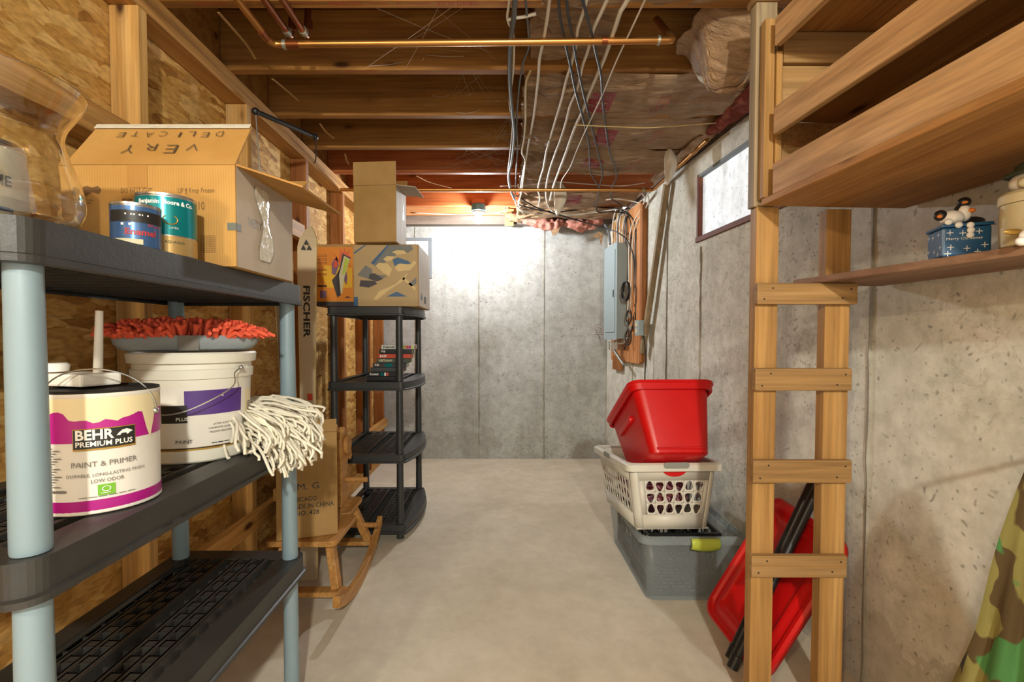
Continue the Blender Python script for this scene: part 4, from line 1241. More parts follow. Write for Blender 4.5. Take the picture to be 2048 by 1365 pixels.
# ================================================================== SKIS
def ski(p0, p1, wdir, wid, label, mat_top, letter, word, tipcol):
    p0, p1 = V(p0), V(p1); t = thing('ski', label, 'ski', p0, 'skis leaning on the stud wall')
    d = (p1 - p0); L = d.length; dn = d.normalized(); w = (V(wdir) - dn * V(wdir).dot(dn)).normalized(); n = w.cross(dn).normalized()
    if n.y > 0: n = -n
    out = []
    ks = [(0, .85), (.05, .95), (.3, .86), (.55, .8), (.85, .95), (.94, 1.0), (.965, .86), (.985, .5), (1.0, .08)]
    for a, s in ks: out.append((a, s * wid / 2))
    def pt(a, x, th):
        lift = .0 if a < .9 else .05 * ((a - .9) / .1) ** 2
        return p0 + dn * (a * L) + w * x - n * lift + n * th
    mb = MB(); m = len(out)
    for th in (-.008, .006):
        for a, s in out: mb.v += [pt(a, -s, th), pt(a, s, th)]
    for i in range(m - 1):
        a = 2 * i; mb.f.append((a, a + 1, a + 3, a + 2)); b = 2 * m + 2 * i; mb.f.append((b + 2, b + 3, b + 1, b))
        mb.f.append((a + 2, b + 2, b, a)[:]); mb.f.append((a + 1, b + 1, b + 3, a + 3))
    mb.f.append((0, 2 * m, 2 * m + 1, 1)); e = 2 * m - 2; mb.f.append((e, e + 1, 2 * m + e + 1, 2 * m + e))
    mb.build('core', M['ski_edge'], t)
    mb = MB()
    for a, s in out: mb.v += [pt(a, -s * .93, .0068), pt(a, s * .93, .0068)]
    for i in range(m - 1): a = 2 * i; mb.f.append((a, a + 1, a + 3, a + 2))
    mb.build('top_sheet', mat_top, t)
    fn = lambda u, v: p0 + dn * u + w * v + n * .0078
    wf = lambda u, v: fn(L * letter[0] - u, v)      # reads down the ski
    hgt = wid * .36
    if word:
        mb = MB(); mb.text(word, lambda u, v: fn(L * letter[0] - u, -(v - hgt / 2)) if False else fn(L * letter[0] - u, (v - hgt / 2)), hgt, w=letter[1], bold=.03); mb.build('lettering', M['ink'], t)
    if tipcol:
        mb = MB(); s_ = wid * .30; a0 = L * .945
        for (du, dv, sg) in ((.5, 0, 1), (-.45, -.5, 1), (-.45, .5, 1)):
            mb.add([fn(a0 + s_ * (du + .45), s_ * dv), fn(a0 + s_ * (du - .4), s_ * (dv - .45)), fn(a0 + s_ * (du - .4), s_ * (dv + .45))], [(0, 1, 2)])
        mb.build('emblem', M['ink'], t)
        for (a_, ln, mt) in ((.52, .03, 'orange_red'), (.49, .02, 'grey_handle'), (.455, .05, 'tape_grey')):
            mb = MB(); mb.add([fn(L * a_, 0), fn(L * a_, wid * .28), fn(L * a_ + ln, wid * .28), fn(L * a_ + ln, 0)], [(0, 1, 2, 3)]); mb.build('stripe', M[mt], t)
    bd = thing_part = MB()
    q = p0 + dn * (L * .40)
    bd.obox(q + n * .03, w * wid * .34, dn * .055, n * .022); bd.obox(q + n * .055 + dn * .02, w * wid * .25, dn * .03, n * .02)
    bd.obox(q - dn * .30 + n * .03, w * wid * .34, dn * .05, n * .022)
    bd.build('binding', M['white_plastic'], t, bevel=.006)
    return t
ski((-.905, 2.28, .0), (-.865, 2.20, 1.655), (1, .05, 0), .085, 'pale ski with black lettering standing right of the grey post', M['ski_tan'], (.835, .235), 'FISCHER', True)
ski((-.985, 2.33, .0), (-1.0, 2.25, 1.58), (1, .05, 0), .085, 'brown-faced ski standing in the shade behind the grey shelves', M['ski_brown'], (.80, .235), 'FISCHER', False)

# ================================================================== ROCKING HORSE AND BOX
hx = -.835
rh = thing('rocking_horse', 'wooden rocking horse with plank seat and long curved rockers', 'rocking horse', (hx, 2.3, 0))
ZR = .012
def rocker(x, xe):
    mb = MB(); n = 18
    sec = []
    for k in range(n + 1):
        u = k / n; y = lerp(1.86, 2.715, u); z = ZR - .012 + .098 * (2 * u - 1) ** 2
        sec.append((lerp(x, xe, u), y, z))
    b = len(mb.v)
    for x_, y, z in sec:
        for dx, dz in ((-.014, 0), (.014, 0), (.014, .048), (-.014, .048)): mb.v.append(V((x_ + dx, y, z + dz)))
    for i in range(n):
        for k in range(4): a = b + 4 * i + k; c_ = b + 4 * i + (k + 1) % 4; mb.f.append((a, c_, c_ + 4, a + 4))
    mb.f.append((b, b + 3, b + 2, b + 1)); e = b + 4 * n; mb.f.append((e, e + 1, e + 2, e + 3))
    return mb
rocker(-.635, -.675).build('rocker', M['pine'], rh, bevel=.004)
rocker(-1.01, -.98).build('rocker', M['pine'], rh, bevel=.004)
for y in (2.05, 2.56):
    MB().box(-1.0, -.655, y - .028, y + .028, .052, .074).build('stretcher', M['pine'], rh, bevel=.004)
MB().prism(rr(hx - .155, hx + .145, 2.02, 2.34, .03, 5), lambda u, v, t: V((u, v, t)), .268, .292).build('seat', M['pine'], rh, bevel=.004)
MB().prism(rr(hx - .06, hx + .10, 2.345, 2.60, .03, 5), lambda u, v, t: V((u, v, t)), .27, .294).build('front_plank', M['pine'], rh, bevel=.004)
for sx in (-1, 1):
    for (yt, yb_) in ((2.10, 2.06), (2.50, 2.56)):
        xt = hx + sx * (.095 if yt < 2.3 else .075); xb = hx + sx * .135
        MB().beam((xt, yt, .268), (xb, yb_, .073), .036, .042, up=(0, 1, 0)).build('leg', M['pine'], rh, bevel=.006)
neck = [(-.03, 0), (.10, 0), (.09, .12), (.10, .22), (.12, .30), (.11, .345), (.07, .37), (.03, .40), (.01, .365), (-.02, .34), (-.06, .30), (-.10, .26), (-.115, .225), (-.09, .205), (-.03, .225), (-.015, .16)]
mbn = MB().prism([(y, z) for y, z in neck], lambda u, v, t: V((hx + .03 + t, 2.50 - u * .85, .295 + v)), -.014, .014); mbn.build('head', M['pine'], rh, bevel=.005)
MB().prism([(.045 * math.cos(2 * math.pi * k / 20), .05 * math.sin(2 * math.pi * k / 20)) for k in range(20)], lambda u, v, t: V((hx + .045 + t, 2.485 + u, .60 + v)), 0, .018).build('cheek', M['pine'], rh, bevel=.005)
MB().prism([(.02, 0), (.028, .06), (.012, .115), (-.004, .13), (-.016, .10), (-.02, .03)], lambda u, v, t: V((hx + .012 + t, 2.44 + u, .585 + v)), -.012, .006).build('ear', M['pine'], rh, bevel=.004)
MB().tube([(hx - .10, 2.48, .42), (hx + .155, 2.48, .42)], .013, 14).build('handle', M['pine'], rh, smooth=True)
MB().tube([(hx - .19, 2.53, .165), (hx + .19, 2.53, .165)], .013, 14).build('foot_peg', M['pine'], rh, smooth=True)

ob = thing('cardboard_box', 'tall brown carton with black stencil lettering standing on the rocking horse', 'box', (-.82, 2.2, .293))
bM2 = Matrix.Translation(V((-.706, 2.10, .2935))) @ Matrix.Rotation(math.radians(19), 4, 'Z') @ Matrix.Rotation(math.radians(-3.0), 4, 'X')
def cl_(x, y, z): return bM2 @ V((x, y, z))
mb = MB().box(-.245, 0, 0, .15, 0, .445); mb.v = [cl_(*p) for p in mb.v]; mb.build('body', M['card2'], ob, bevel=.003)
mb = MB().box(-.244, -.001, .0, .004, .446, .50); mb.v = [cl_(*p) for p in mb.v]; mb.build('flap', M['card2'], ob)
mb = MB().box(-.244, -.001, .004, .15, .446, .449); mb.v = [cl_(*p) for p in mb.v]; mb.build('flap', M['card2'], ob)
fn = lambda u, v: cl_(u, -.0008, v)
mb = MB(); mb.text('. M. G', fn, .027, w=.11, u0=-.185, v0=.205); mb.text('CHICAGO', fn, .02, w=.105, u0=-.19, v0=.155, bold=.01)
mb.text('MADE IN CHINA', fn, .02, w=.175, u0=-.19, v0=.125, bold=.01); mb.text('NO .428', fn, .02, w=.095, u0=-.17, v0=.096, bold=.01)
mb.build('lettering', M['ink'], ob)

# ================================================================== BOXES AND TAPES ON THE BLACK UNIT
tb = thing('toy_box', 'wide printed carton with orange panel and tan vehicle artwork', 'box', (-.74, 2.93, BZ[0]))
TX0, TX1, TY0, TY1, TZ0, TZ1 = -1.028, -.452, 2.72, 3.145, BZ[0] + .002, 1.665
MB().box(TX0, TX1, TY0, TY1, TZ0, TZ1).build('body', M['card2'], tb, bevel=.003)
ff = plane_fn((TX0, TY0, TZ0), (1, 0, 0), (0, 0, 1), .0006)
W_, H_ = TX1 - TX0, TZ1 - TZ0
def art(poly, mat, name='artwork', lift=0.0):
    mb = MB(); mb.v = [ff(u * W_, v * H_, lift) for u, v in poly]; mb.f.append(tuple(range(len(poly)))); return mb.build(name, M[mat], tb)
art([(.0, .0), (.375, .0), (.375, .07), (.0, .07)], 'print_dark', 'dark_strip')
art([(.375, 0), (.99, .0), (.99, .985), (.375, .985)], 'print_tan', 'artwork')
og = art([(.012, .08), (.37, .08), (.37, .955), (.012, .955)], 'print_orange', 'orange_panel', .0004)
art([(.12, .30), (.36, .30), (.36, .62), (.10, .66), (.06, .5)], 'print_yellow', 'artwork', .0006)
art([(.18, .86), (.215, .80), (.19, .76), (.235, .77), (.25, .94), (.27, .86), (.29, .95), (.305, .86), (.345, .92), (.33, .83), (.36, .78), (.31, .76), (.28, .70), (.23, .70)], 'print_burst', 'artwork', .0008)
art([(.165, .42), (.215, .14), (.25, .18), (.275, .45), (.35, .78), (.27, .85), (.24, .6), (.205, .5)], 'print_dark', 'artwork', .0010)
art([(.25, .19), (.262, .2), (.285, .46), (.342, .76), (.285, .815), (.235, .50)], 'cream', 'artwork', .0013)
art([(.265, .52), (.29, .52), (.335, .75), (.295, .78)], 'lime_handle', 'artwork', .0016)
art([(.165, .52), (.20, .50), (.235, .66), (.215, .74), (.19, .76), (.165, .68)], 'print_purple', 'artwork', .0012)
art([(.285, .40), (.305, .34), (.315, .46), (.30, .62), (.285, .55)], 'print_purple', 'artwork', .0012)
art([(.18, .62), (.225, .64), (.215, .73), (.19, .74)], 'orange_red', 'artwork', .0015)
for v in (.80, .74, .68, .575, .50, .31):
    art([(.025, v), (.115, v), (.115, v + .028), (.025, v + .028)], 'print_dark', 'artwork', .0010)
    if v > .4: art([(.03, v + .006), (.11, v + .006), (.11, v + .022), (.03, v + .022)], 'print_orange' , 'artwork', .0013)
art([(.05, .13), (.11, .13), (.11, .25), (.05, .25)], 'print_purple', 'artwork', .0010)
art([(.28, .13), (.35, .13), (.315, .165)], 'brown_red', 'artwork', .0010)
# vehicle artwork on the right part
art([(.38, .84), (.50, .985), (.48, .985), (.38, .87)], 'blue_print', 'artwork', .0004)
art([(.54, .70), (.70, .985), (.93, .985), (.95, .92), (.90, .86), (.80, .84), (.72, .75), (.60, .62)], 'print_slate', 'artwork', .0004)
art([(.54, .70), (.70, .985), (.72, .985), (.57, .67)], 'blue_print', 'artwork', .0007)
art([(.585, .65), (.62, .70), (.70, .69), (.745, .60), (.72, .48), (.66, .54)], 'print_beige', 'artwork', .0008)
art([(.66, .76), (.70, .81), (.77, .80), (.74, .74), (.69, .72)], 'print_beige', 'artwork', .0008)
art([(.745, .87), (.79, .905), (.86, .90), (.89, .85), (.80, .83)], 'print_beige', 'artwork', .0008)
art([(.77, .63), (.82, .69), (.92, .67), (.96, .74), (.98, .70), (.92, .58), (.80, .56)], 'print_beige', 'artwork', .0008)
art([(.75, .75), (.80, .79), (.90, .73), (.93, .69), (.86, .67), (.80, .68), (.77, .64)], 'blue_print', 'artwork', .0006)
art([(.41, .50), (.49, .66), (.55, .60), (.56, .52), (.70, .49), (.60, .40), (.48, .46)], 'print_slate', 'artwork', .0008)
art([(.43, .32), (.44, .42), (.58, .41), (.60, .36), (.52, .30)], 'print_dark', 'artwork', .0012)
art([(.52, .44), (.53, .52), (.58, .53), (.66, .44), (.60, .40)], 'print_dark', 'artwork', .0012)
art([(.38, .30), (.52, .28), (.62, .37), (.87, .58), (.91, .55), (.86, .46), (.64, .20), (.55, .08), (.42, .06), (.38, .10)], 'print_tan', 'artwork', .0010)
art([(.56, .10), (.62, .24), (.78, .36), (.90, .54), (.86, .42), (.70, .24), (.60, .10)], 'print_beige', 'artwork', .0013)
art([(.84, .44), (.86, .47), (.97, .30), (.97, .25)], 'print_beige', 'artwork', .0013)
art([(.69, .155), (.79, .235), (.89, .155)], 'blue_print', 'artwork', .0016)
art([(.375, .0), (.415, .0), (.415, .15), (.375, .15)], 'blue_print', 'artwork', .0016)
art([(.90, .36), (.98, .47), (.98, .36), (.93, .32)], 'print_slate', 'artwork', .0013)
fs = plane_fn((TX1, TY0, TZ0), (0, 1, 0), (0, 0, 1), .0006)
mb = MB(); mb.add([fs(.0, .002), fs(.42, .002), fs(.42, H_ - .003), fs(.0, H_ - .003)], [(0, 1, 2, 3)]); mb.build('side_print', M['card_grey'], tb)
mb = MB(); mb.add([fs(.07, .045, .001), fs(.13, .045, .001), fs(.10, .085, .001)], [(0, 1, 2)]); mb.build('side_mark', M['blue_print'], tb)
mb = MB(); mb.add([fs(.19, .03, .001), fs(.26, .03, .001), fs(.26, .07, .001), fs(.19, .07, .001)], [(0, 1, 2, 3)]); mb.build('side_mark', M['ink'], tb)

ub = thing('cardboard_box', 'plain brown carton with raised flaps standing on the printed carton', 'box', (-.67, 2.8, 1.667))
uM = Matrix.Translation(V((-.796, 2.675, 1.667))) @ Matrix.Rotation(math.radians(-4), 4, 'Z')
def ul(x, y, z): return uM @ V((x, y, z))
def ubox(x0, x1, y0, y1, z0, z1, name, mat):
    mb = MB().box(x0, x1, y0, y1, z0, z1); mb.v = [ul(*p) for p in mb.v]; return mb.build(name, M[mat], ub, bevel=.0015, seg=1)
ubox(0, .235, 0, .004, 0, .305, 'front_wall', 'card2'); ubox(0, .235, .206, .21, 0, .305, 'back_wall', 'card2')
ubox(0, .004, .0041, .2059, 0, .305, 'side_wall', 'card2'); ubox(.231, .235, .0041, .2059, 0, .305, 'side_wall', 'card_grey')
ubox(.004, .231, .0041, .2059, .0, .004, 'bottom', 'card2')
mb = MB().box(0, .235, 0, .004, 0, .125); mb.v = [ul(p.x, p.y - p.z * .02, .306 + p.z) for p in mb.v]; mb.build('flap', M['card2'], ub)
mb = MB().box(0, .235, 0, .004, 0, .095); mb.v = [ul(p.x, .207 + p.y + p.z * .3, .306 + p.z) for p in mb.v]; mb.build('flap', M['card_inner'], ub)
mb = MB().box(0, .105, 0, .20, 0, .004); mb.v = [ul(.236 + p.x, p.y, .303 + p.z - p.x * .12) for p in mb.v]; mb.build('flap', M['card_grey'], ub)
mb = MB(); g_ = [(.232, .19), (.07, .0)]
mb.add([ul(.2356, .13, .15), ul(.2356, .165, .15), ul(.2356, .148, .25)], [(0, 1, 2)]); mb.build('side_mark', M['cream'], ub)

tz = BZ[1] + .001
tapes = [(.000, 'black_plastic', None, None, 'plain black video cassette at the bottom of the stack'),
         (.004, 'black_plastic', 'Scotch', 'white', 'black video cassette with white lettering, second from the bottom of the stack'),
         (.018, 'tape_grey', None, None, 'dark grey unlabelled video cassette in the middle of the stack'),
         (.034, 'print_dark', 'FUJI', 'white', 'dark video cassette with a teal label patch, above the unlabelled one'),
         (.055, 'green_hat', 'VIETNAM', 'cream', 'dark green video cassette with cream capital lettering'),
         (.062, 'orange_red', 'BASF', 'white', 'orange-red video cassette near the top of the stack'),
         (.071, 'black_plastic', 'FUJI', 'white', 'black video cassette just below the white topmost one'),
         (.083, 'tape_white', 'Polaroid', 'ink', 'white video cassette with rainbow end stripes on top of the stack')]
for k, (dx, mt, word, lm, label) in enumerate(tapes):
    x0 = -.765 + dx; y0 = 2.80 + .004 * (k % 3); h = .026
    t = thing('video_cassette', label, 'video cassette', (x0 + .09, y0 + .05, tz), 'stack of video cassettes')
    MB().box(x0, x0 + .187, y0, y0 + .104, tz, tz + h - .001).build('case', M[mt], t, bevel=.002)
    f = plane_fn((x0, y0, tz), (1, 0, 0), (0, 0, 1), .0006)
    if word:
        mb = MB(); mb.text(word, f, .014, u0=.012, v0=.006, bold=.03); mb.build('lettering', M[lm], t)
    def patch(u0, u1, mat, v0=.003, v1=.022):
        mb = MB(); mb.add([f(u0, v0), f(u1, v0), f(u1, v1), f(u0, v1)], [(0, 1, 2, 3)]); mb.build('label_patch', M[mat], t)
    if k == 1: patch(.075, .09, 'teal'); patch(.095, .105, 'white'); patch(.108, .12, 'orange_red')
    if k == 3: patch(.07, .11, 'teal')
    g = plane_fn((x0 + .187, y0, tz), (0, 1, 0), (0, 0, 1), .0006)
    cols = [['tape_grey'], ['print_dark', 'cream'], ['brown_red', 'print_dark'], ['ink', 'white', 'gold'], ['green_hat', 'brown_red', 'lime_handle'], ['orange_red', 'gold', 'orange_red'], ['gold', 'ink', 'tape_white'], ['lime', 'gold', 'red_ink', 'magenta', 'cream']][k]
    for i, cm in enumerate(cols):
        mb = MB(); a, b = .104 * i / len(cols) + .002, .104 * (i + 1) / len(cols) - .002
        mb.add([g(a, .003), g(b, .003), g(b, .022), g(a, .022)], [(0, 1, 2, 3)]); mb.build('end_stripe', M[cm], t)
    if k == 7:
        for i, cm in enumerate(('lime', 'gold', 'red_ink', 'magenta', 'lime_handle')): patch(.115 + i * .014, .128 + i * .014, cm)
    tz += h

# ================================================================== OVERHEAD: INSULATION
def fac_h(x, y, seed, amp):
    a = max(0, 1 - (x - .08) / .35)
    return (.016 * mnoise.noise(V((x * 3 + seed, y * 6, 0))) + .016 * a * mnoise.noise(V((x * 12, y * 42 + 6 * x, seed))) + .012 * a * mnoise.noise(V((x * 26, y * 18, seed))) + .009 * mnoise.noise(V((x * 9, y * 30 + x * 8, seed)))) * amp
def batt(k, x0, x1, y0, y1, zb, amp, label, edge=None):
    t = thing('insulation_batt', label, 'insulation', ((x0 + x1) / 2, (y0 + y1) / 2, zb - .02), 'kraft-faced batts between the joists')
    def hz(x, y):
        v = (y - y0) / (y1 - y0)
        return zb + .006 - .020 * math.sin(math.pi * v) ** .7 + fac_h(x, y, k * 3.3, amp * 1.45)
    def f(u, v):
        x = lerp(x0 + (edge(v) if edge else .012 * mnoise.noise(V((v * 9, k, 0)))), x1, u); y = lerp(y0, y1, v)
        return V((x, y, hz(x, y)))
    MB().grid(90, 40, f).build('kraft_facing', M['kraft'], t, smooth=True, solid=.002, ang=180)
    MB().box(x0 + .02, x1 - .005, max(y0 + .025, y0), y1 - .03, zb + .03, 2.44).build('fibreglass', M['pink'], t)
    return t, hz
JE = lambda i: 1.577 + .406 * i
def bprint(t, hz, x0, y0, w, d, skew=.0):
    sub = lambda u, v, l: V((x0 + u * w + skew * v, y0 + v * d, hz(x0 + u * w + skew * v, y0 + v * d) - .0022 - l))
    MB().grid(10, 10, lambda u, v: sub(u, v, 0)).build('print_block', M['kraft_red'], t, smooth=True)
    mb = MB(); random.seed(int(x0 * 100))
    for i in range(7):
        for j in range(2):
            a = .12 + i * .115; b = .22 + j * .34
            mb.add([sub(a, b, .0006), sub(a + .03, b, .0006), sub(a + .03, b + .24, .0006), sub(a, b + .24, .0006)], [(0, 1, 2, 3)])
            if (i + j) % 2: mb.add([sub(a, b + .2, .0006), sub(a + .085, b + .2, .0006), sub(a + .085, b + .24, .0006), sub(a, b + .24, .0006)], [(0, 1, 2, 3)])
    mb.build('print_letters', M['kraft_letter'], t)
    mb = MB()
    for i in range(3):
        mb.grid(1, 12, lambda u, v: V((x0 + w + .20 + i * .02 + u * .006 - .02 * v, y0 + .02 + v * d * .9, hz(x0 + w + .20 + i * .02, y0 + .02 + v * d * .9) - .0022)))
    mb.build('print_lines', M['kraft_line'], t)
ZI = JB - .004
def rx(y): return XW(y) - .012
t, hz = batt(0, .13, rx(1.4), JE(-1) + .02, JE(0) + .02, ZI, .8, 'kraft-faced insulation batt nearest the camera overhead')
t, hz = batt(1, .11, .42, JE(0) + .03, JE(1) + .02, ZI + .055, 1.2, 'short crumpled kraft batt left of the open joist bay', edge=lambda v: .01 * math.sin(9 * v))
t, hz = batt(2, .10, rx(2.2), JE(1) + .022, JE(2) + .02, ZI, 1.0, 'kraft batt with the clearest red printed block overhead'); bprint(t, hz, .40, JE(1) + .14, .105, .21)
t, hz = batt(3, .11, rx(2.6), JE(2) + .022, JE(3) + .02, ZI, 1.1, 'kraft batt under the thin yellow wire with creased red print'); bprint(t, hz, .50, JE(2) + .12, .10, .21)
t, hz = batt(4, .13, rx(3.0), JE(3) + .022, JE(4) + .02, ZI, 1.2, 'crumpled kraft batt where the black cables end'); bprint(t, hz, .50, JE(3) + .10, .11, .2)
t, hz = batt(5, .13, .38, JE(4) + .04, JE(5) - .002, ZI + .02, 1.2, 'short kraft batt left of the bare red joist')
t, hz = batt(6, .14, rx(3.9), JE(5) + .022, JE(6) + .02, ZI, 1.2, 'kraft batt above the electrical panel'); bprint(t, hz, .52, JE(5) + .1, .10, .2)
t, hz = batt(7, .14, rx(4.3), JE(6) + .025, YB - .13, ZI - .005, 1.2, 'kraft batt tucked against the far wall')

# torn batt drooping beside the overhead shelf
tb_ = thing('torn_insulation', 'torn drooping insulation flap with white inner side beside the overhead shelf', 'insulation', (.82, 1.78, 2.0))
def torn(u, v):
    x = lerp(.70, 1.03, u); y = lerp(1.63, 1.96, v)
    sag = .235 * math.exp(-((u - .42) / .30) ** 2) * math.sin(math.pi * min(1, v * 1.12)) ** .8
    return V((x - .05 * math.sin(math.pi * v) * (1 - u) + .03 * mnoise.noise(V((u * 3, v * 4, 2))), y + .02 * mnoise.noise(V((u * 5, v * 3, 7))), 2.262 - sag + .035 * mnoise.noise(V((u * 6, v * 6, 5)))))
MB().grid(40, 40, torn).build('kraft_facing', M['kraft'], tb_, smooth=True, solid=.003, ang=180)
def inner(u, v):
    p = torn(lerp(.22, .46, u), lerp(.50, .84, v)); return p + V((-.004, -.006, -.006 + .004 * mnoise.noise(V((u * 5, v * 9, 1)))))
MB().grid(18, 18, inner).build('white_backing', M['paper_white'], tb_, smooth=True, solid=.003, ang=180)
for q in range(4):
    mb = MB(); mb.tube([torn(lerp(.2, .62, k / 10), .44 + .05 * q + .10 * math.sin(k * .35 + q) ) + V((0, -.004, -.008)) for k in range(11)], [.003 + .006 * math.sin(math.pi * k / 10) for k in range(11)], 6); mb.build('crease', M['kraft'], tb_, smooth=True)
def lip(u, v):
    p = torn(lerp(.05, .75, u), 1.0 if v > 1 else .93); return p + V((0, -.012, -.012)) * v + V((.004, 0, .004)) * mnoise.noise(V((u * 22, v, 0)))
mb = MB(); random.seed(12)
mb.tube([torn(lerp(.06, .86, k / 30), .90 + .06 * random.random()) + V((0, -.004, -.006 + .006 * random.random())) for k in range(31)], [.003 + .005 * random.random() for k in range(31)], 7)
mb.build('pink_edge', M['pink'], tb_, smooth=True)

def lumpy(path, r0, seed, name, label, mat, sq=.6, n=14):
    mb = MB(); P = sp(path, 8); m = len(P)
    def f(u, v):
        i = min(int(v * (m - 1)), m - 2); fr_ = v * (m - 1) - i; p = P[i].lerp(P[i + 1], fr_)
        a = 2 * math.pi * u; d = (P[i + 1] - P[i]).normalized(); s_ = d.cross(V((0, 0, 1))).normalized(); w_ = s_.cross(d)
        r = r0 * (1 + .5 * mnoise.noise(V((math.cos(a) * 1.4 + seed, math.sin(a) * 1.4, v * m * .35)))) * (math.sin(math.pi * min(max(v, .02), .98)) ** .25)
        return p + s_ * r * math.cos(a) + w_ * r * sq * math.sin(a)
    mb.grid(24, m * 2, f, True)
    return tag(mb.build(name, M[mat], smooth=True, ang=180), label, 'insulation')
lumpy([RW(.075, 1.75, 2.205), RW(.08, 2.0, 2.18), RW(.07, 2.25, 2.19), RW(.08, 2.5, 2.185)], .055, 2.0, 'sill_insulation', 'reddish insulation roll stuffed above the high window', 'pink_red')
lumpy([RW(.06, 2.5, 2.195), RW(.07, 2.75, 2.185), RW(.06, 3.0, 2.20), RW(.06, 3.3, 2.20)], .04, 5.0, 'sill_insulation', 'brown insulation roll on the sill left of the high window', 'kraft')
lumpy([(.20, 4.40, 2.20), (.34, 4.40, 2.185), (.47, 4.40, 2.15), (.56, 4.41, 2.19)], .065, 8.0, 'loose_insulation', 'pink fibreglass tuft hanging over the far wall, left of its twin', 'pink', .8)
lumpy([(.58, 4.41, 2.18), (.70, 4.41, 2.155), (.80, 4.42, 2.165), (.92, 4.42, 2.20)], .06, 11.0, 'loose_insulation', 'pink fibreglass tuft hanging over the far wall nearest the panel', 'pink', .8)
lumpy([(.05, 4.42, 2.25), (.13, 4.42, 2.225), (.24, 4.43, 2.225)], .045, 14.0, 'loose_insulation', 'greyish brown insulation scrap at the end of the sill plate', 'kraft', .9)
mb = MB(); mb.prism([(0, 0), (.05, .03), (.075, .13), (.045, .15), (-.02, .05)], lambda u, v, t: V((.47 + u, 4.36 + t + .03 * v, 2.05 + v)), 0, .006); tag(mb.build('paper_scrap', M['kraft']), 'pointed brown paper scrap hanging below the pink insulation', 'paper')
mb = MB(); mb.prism([(0, .08), (.07, .07), (.09, .0), (.11, .10), (.07, .13)], lambda u, v, t: V((.83 + u, 4.46 + t, 1.98 + v)), 0, .006); tag(mb.build('paper_scrap', M['kraft']), 'curled paper scrap on the far wall beside the panel', 'paper')
def leaf(c, L, w, label, name='paper_scrap'):
    c = V(c); mb = MB()
    def f(u, v):
        s_ = w * (math.sin(math.pi * min(1, v ** .75 * .96 + .03)) ** .7)
        x = (u - .5) * 2 * s_
        return c + V((x + .012 * math.sin(v * 4), .02 * (abs(u - .5) * 2) ** 1.5 + .008 * mnoise.noise(V((u * 4, v * 6, 0))), -v * L))
    mb.grid(10, 18, f)
    return tag(mb.build(name, M['paper_white'], smooth=True, solid=.002), label, 'paper')
leaf(at(1340, 296, 2.75), .20, .036, 'white leaf-shaped paper scrap hanging near the right wall')
leaf(at(1118, 362, 3.45), .235, .045, 'white paper scrap hanging among the cables over the far wall')

# ================================================================== PIPES
def pipe(name, label, pts, r, mat='copper', joints=(), smooth_k=1):
    t = thing(name, label, 'pipe', pts[0])
    MB().tube(sp(pts, smooth_k) if smooth_k > 1 else pts, r, 14).build('tube', M[mat], t, smooth=True)
    for (p, d, L, rr_, m) in joints:
        p, d = V(p), V(d).normalized(); MB().tube([p - d * L / 2, p + d * L / 2], rr_, 14).build('fitting', M[m], t, smooth=True)
    return t
zp = 2.163; yp = 1.72; r = .0118
def elbow(a, b, c_, R=.03, n=6):
    a, b, c_ = V(a), V(b), V(c_); d1 = (a - b).normalized(); d2 = (c_ - b).normalized()
    p, q = b + d1 * R, b + d2 * R
    return [p.lerp(b, t).lerp(b.lerp(q, t), t) for t in [k / n for k in range(n + 1)]]
A, B_, C_, D_ = V((-.80, -1.5, zp)), V((-.788, yp, zp)), V((.598, yp - .01, zp + .008)), V((.565, yp + .08, 2.30))
pts = [A] + elbow(A, B_, C_) + elbow(B_, C_, D_, .02) + [D_]
pipe('copper_pipe', 'long copper pipe crossing under the joists with elbows at both ends', pts, r, 'copper',
     [((-.79, 1.66, zp), (0, 1, 0), .045, .0145, 'copper_dark'), ((-.72, yp, zp), (1, 0, 0), .05, .0145, 'copper_dark'), ((-.745, yp, zp), (1, 0, 0), .012, .0155, 'solder'), ((.545, yp - .01, zp + .008), (1, 0, 0), .008, .0155, 'solder'), ((.36, yp - .01, zp + .007), (1, 0, 0), .02, .0132, 'copper_dark')])
for i, (x, lb_) in enumerate(((-.728, 'copper pipe running overhead with an upturned end, left of a similar one'), (-.672, 'copper pipe running overhead beside a short copper riser'))):
    A, B_, C_ = V((x - .015, -1.5, 2.195)), V((x, 1.735, 2.195)), V((x + .004, 1.745, 2.44))
    pipe('copper_pipe', lb_, [A] + elbow(A, B_, C_, .025) + [C_], .0112, 'copper_dark', [((x, 1.70, 2.195), (0, 1, 0), .02, .0138, 'solder'), ((x + .002, 1.742, 2.24), (0, 0, 1), .03, .0138, 'copper_dark')])
yp2, zp2 = 3.30, 2.137
A, B_, C_ = V((-1.07, yp2, zp2)), V((1.025, yp2, zp2 - .002)), V((1.07, 2.55, zp2 + .03))
pipe('copper_pipe', 'thinner copper pipe crossing near the far end and turning along the right wall', [A] + elbow(A, B_, C_, .03) + [C_], .0112, 'copper', [((.96, yp2, zp2), (1, 0, 0), .012, .0138, 'solder')])

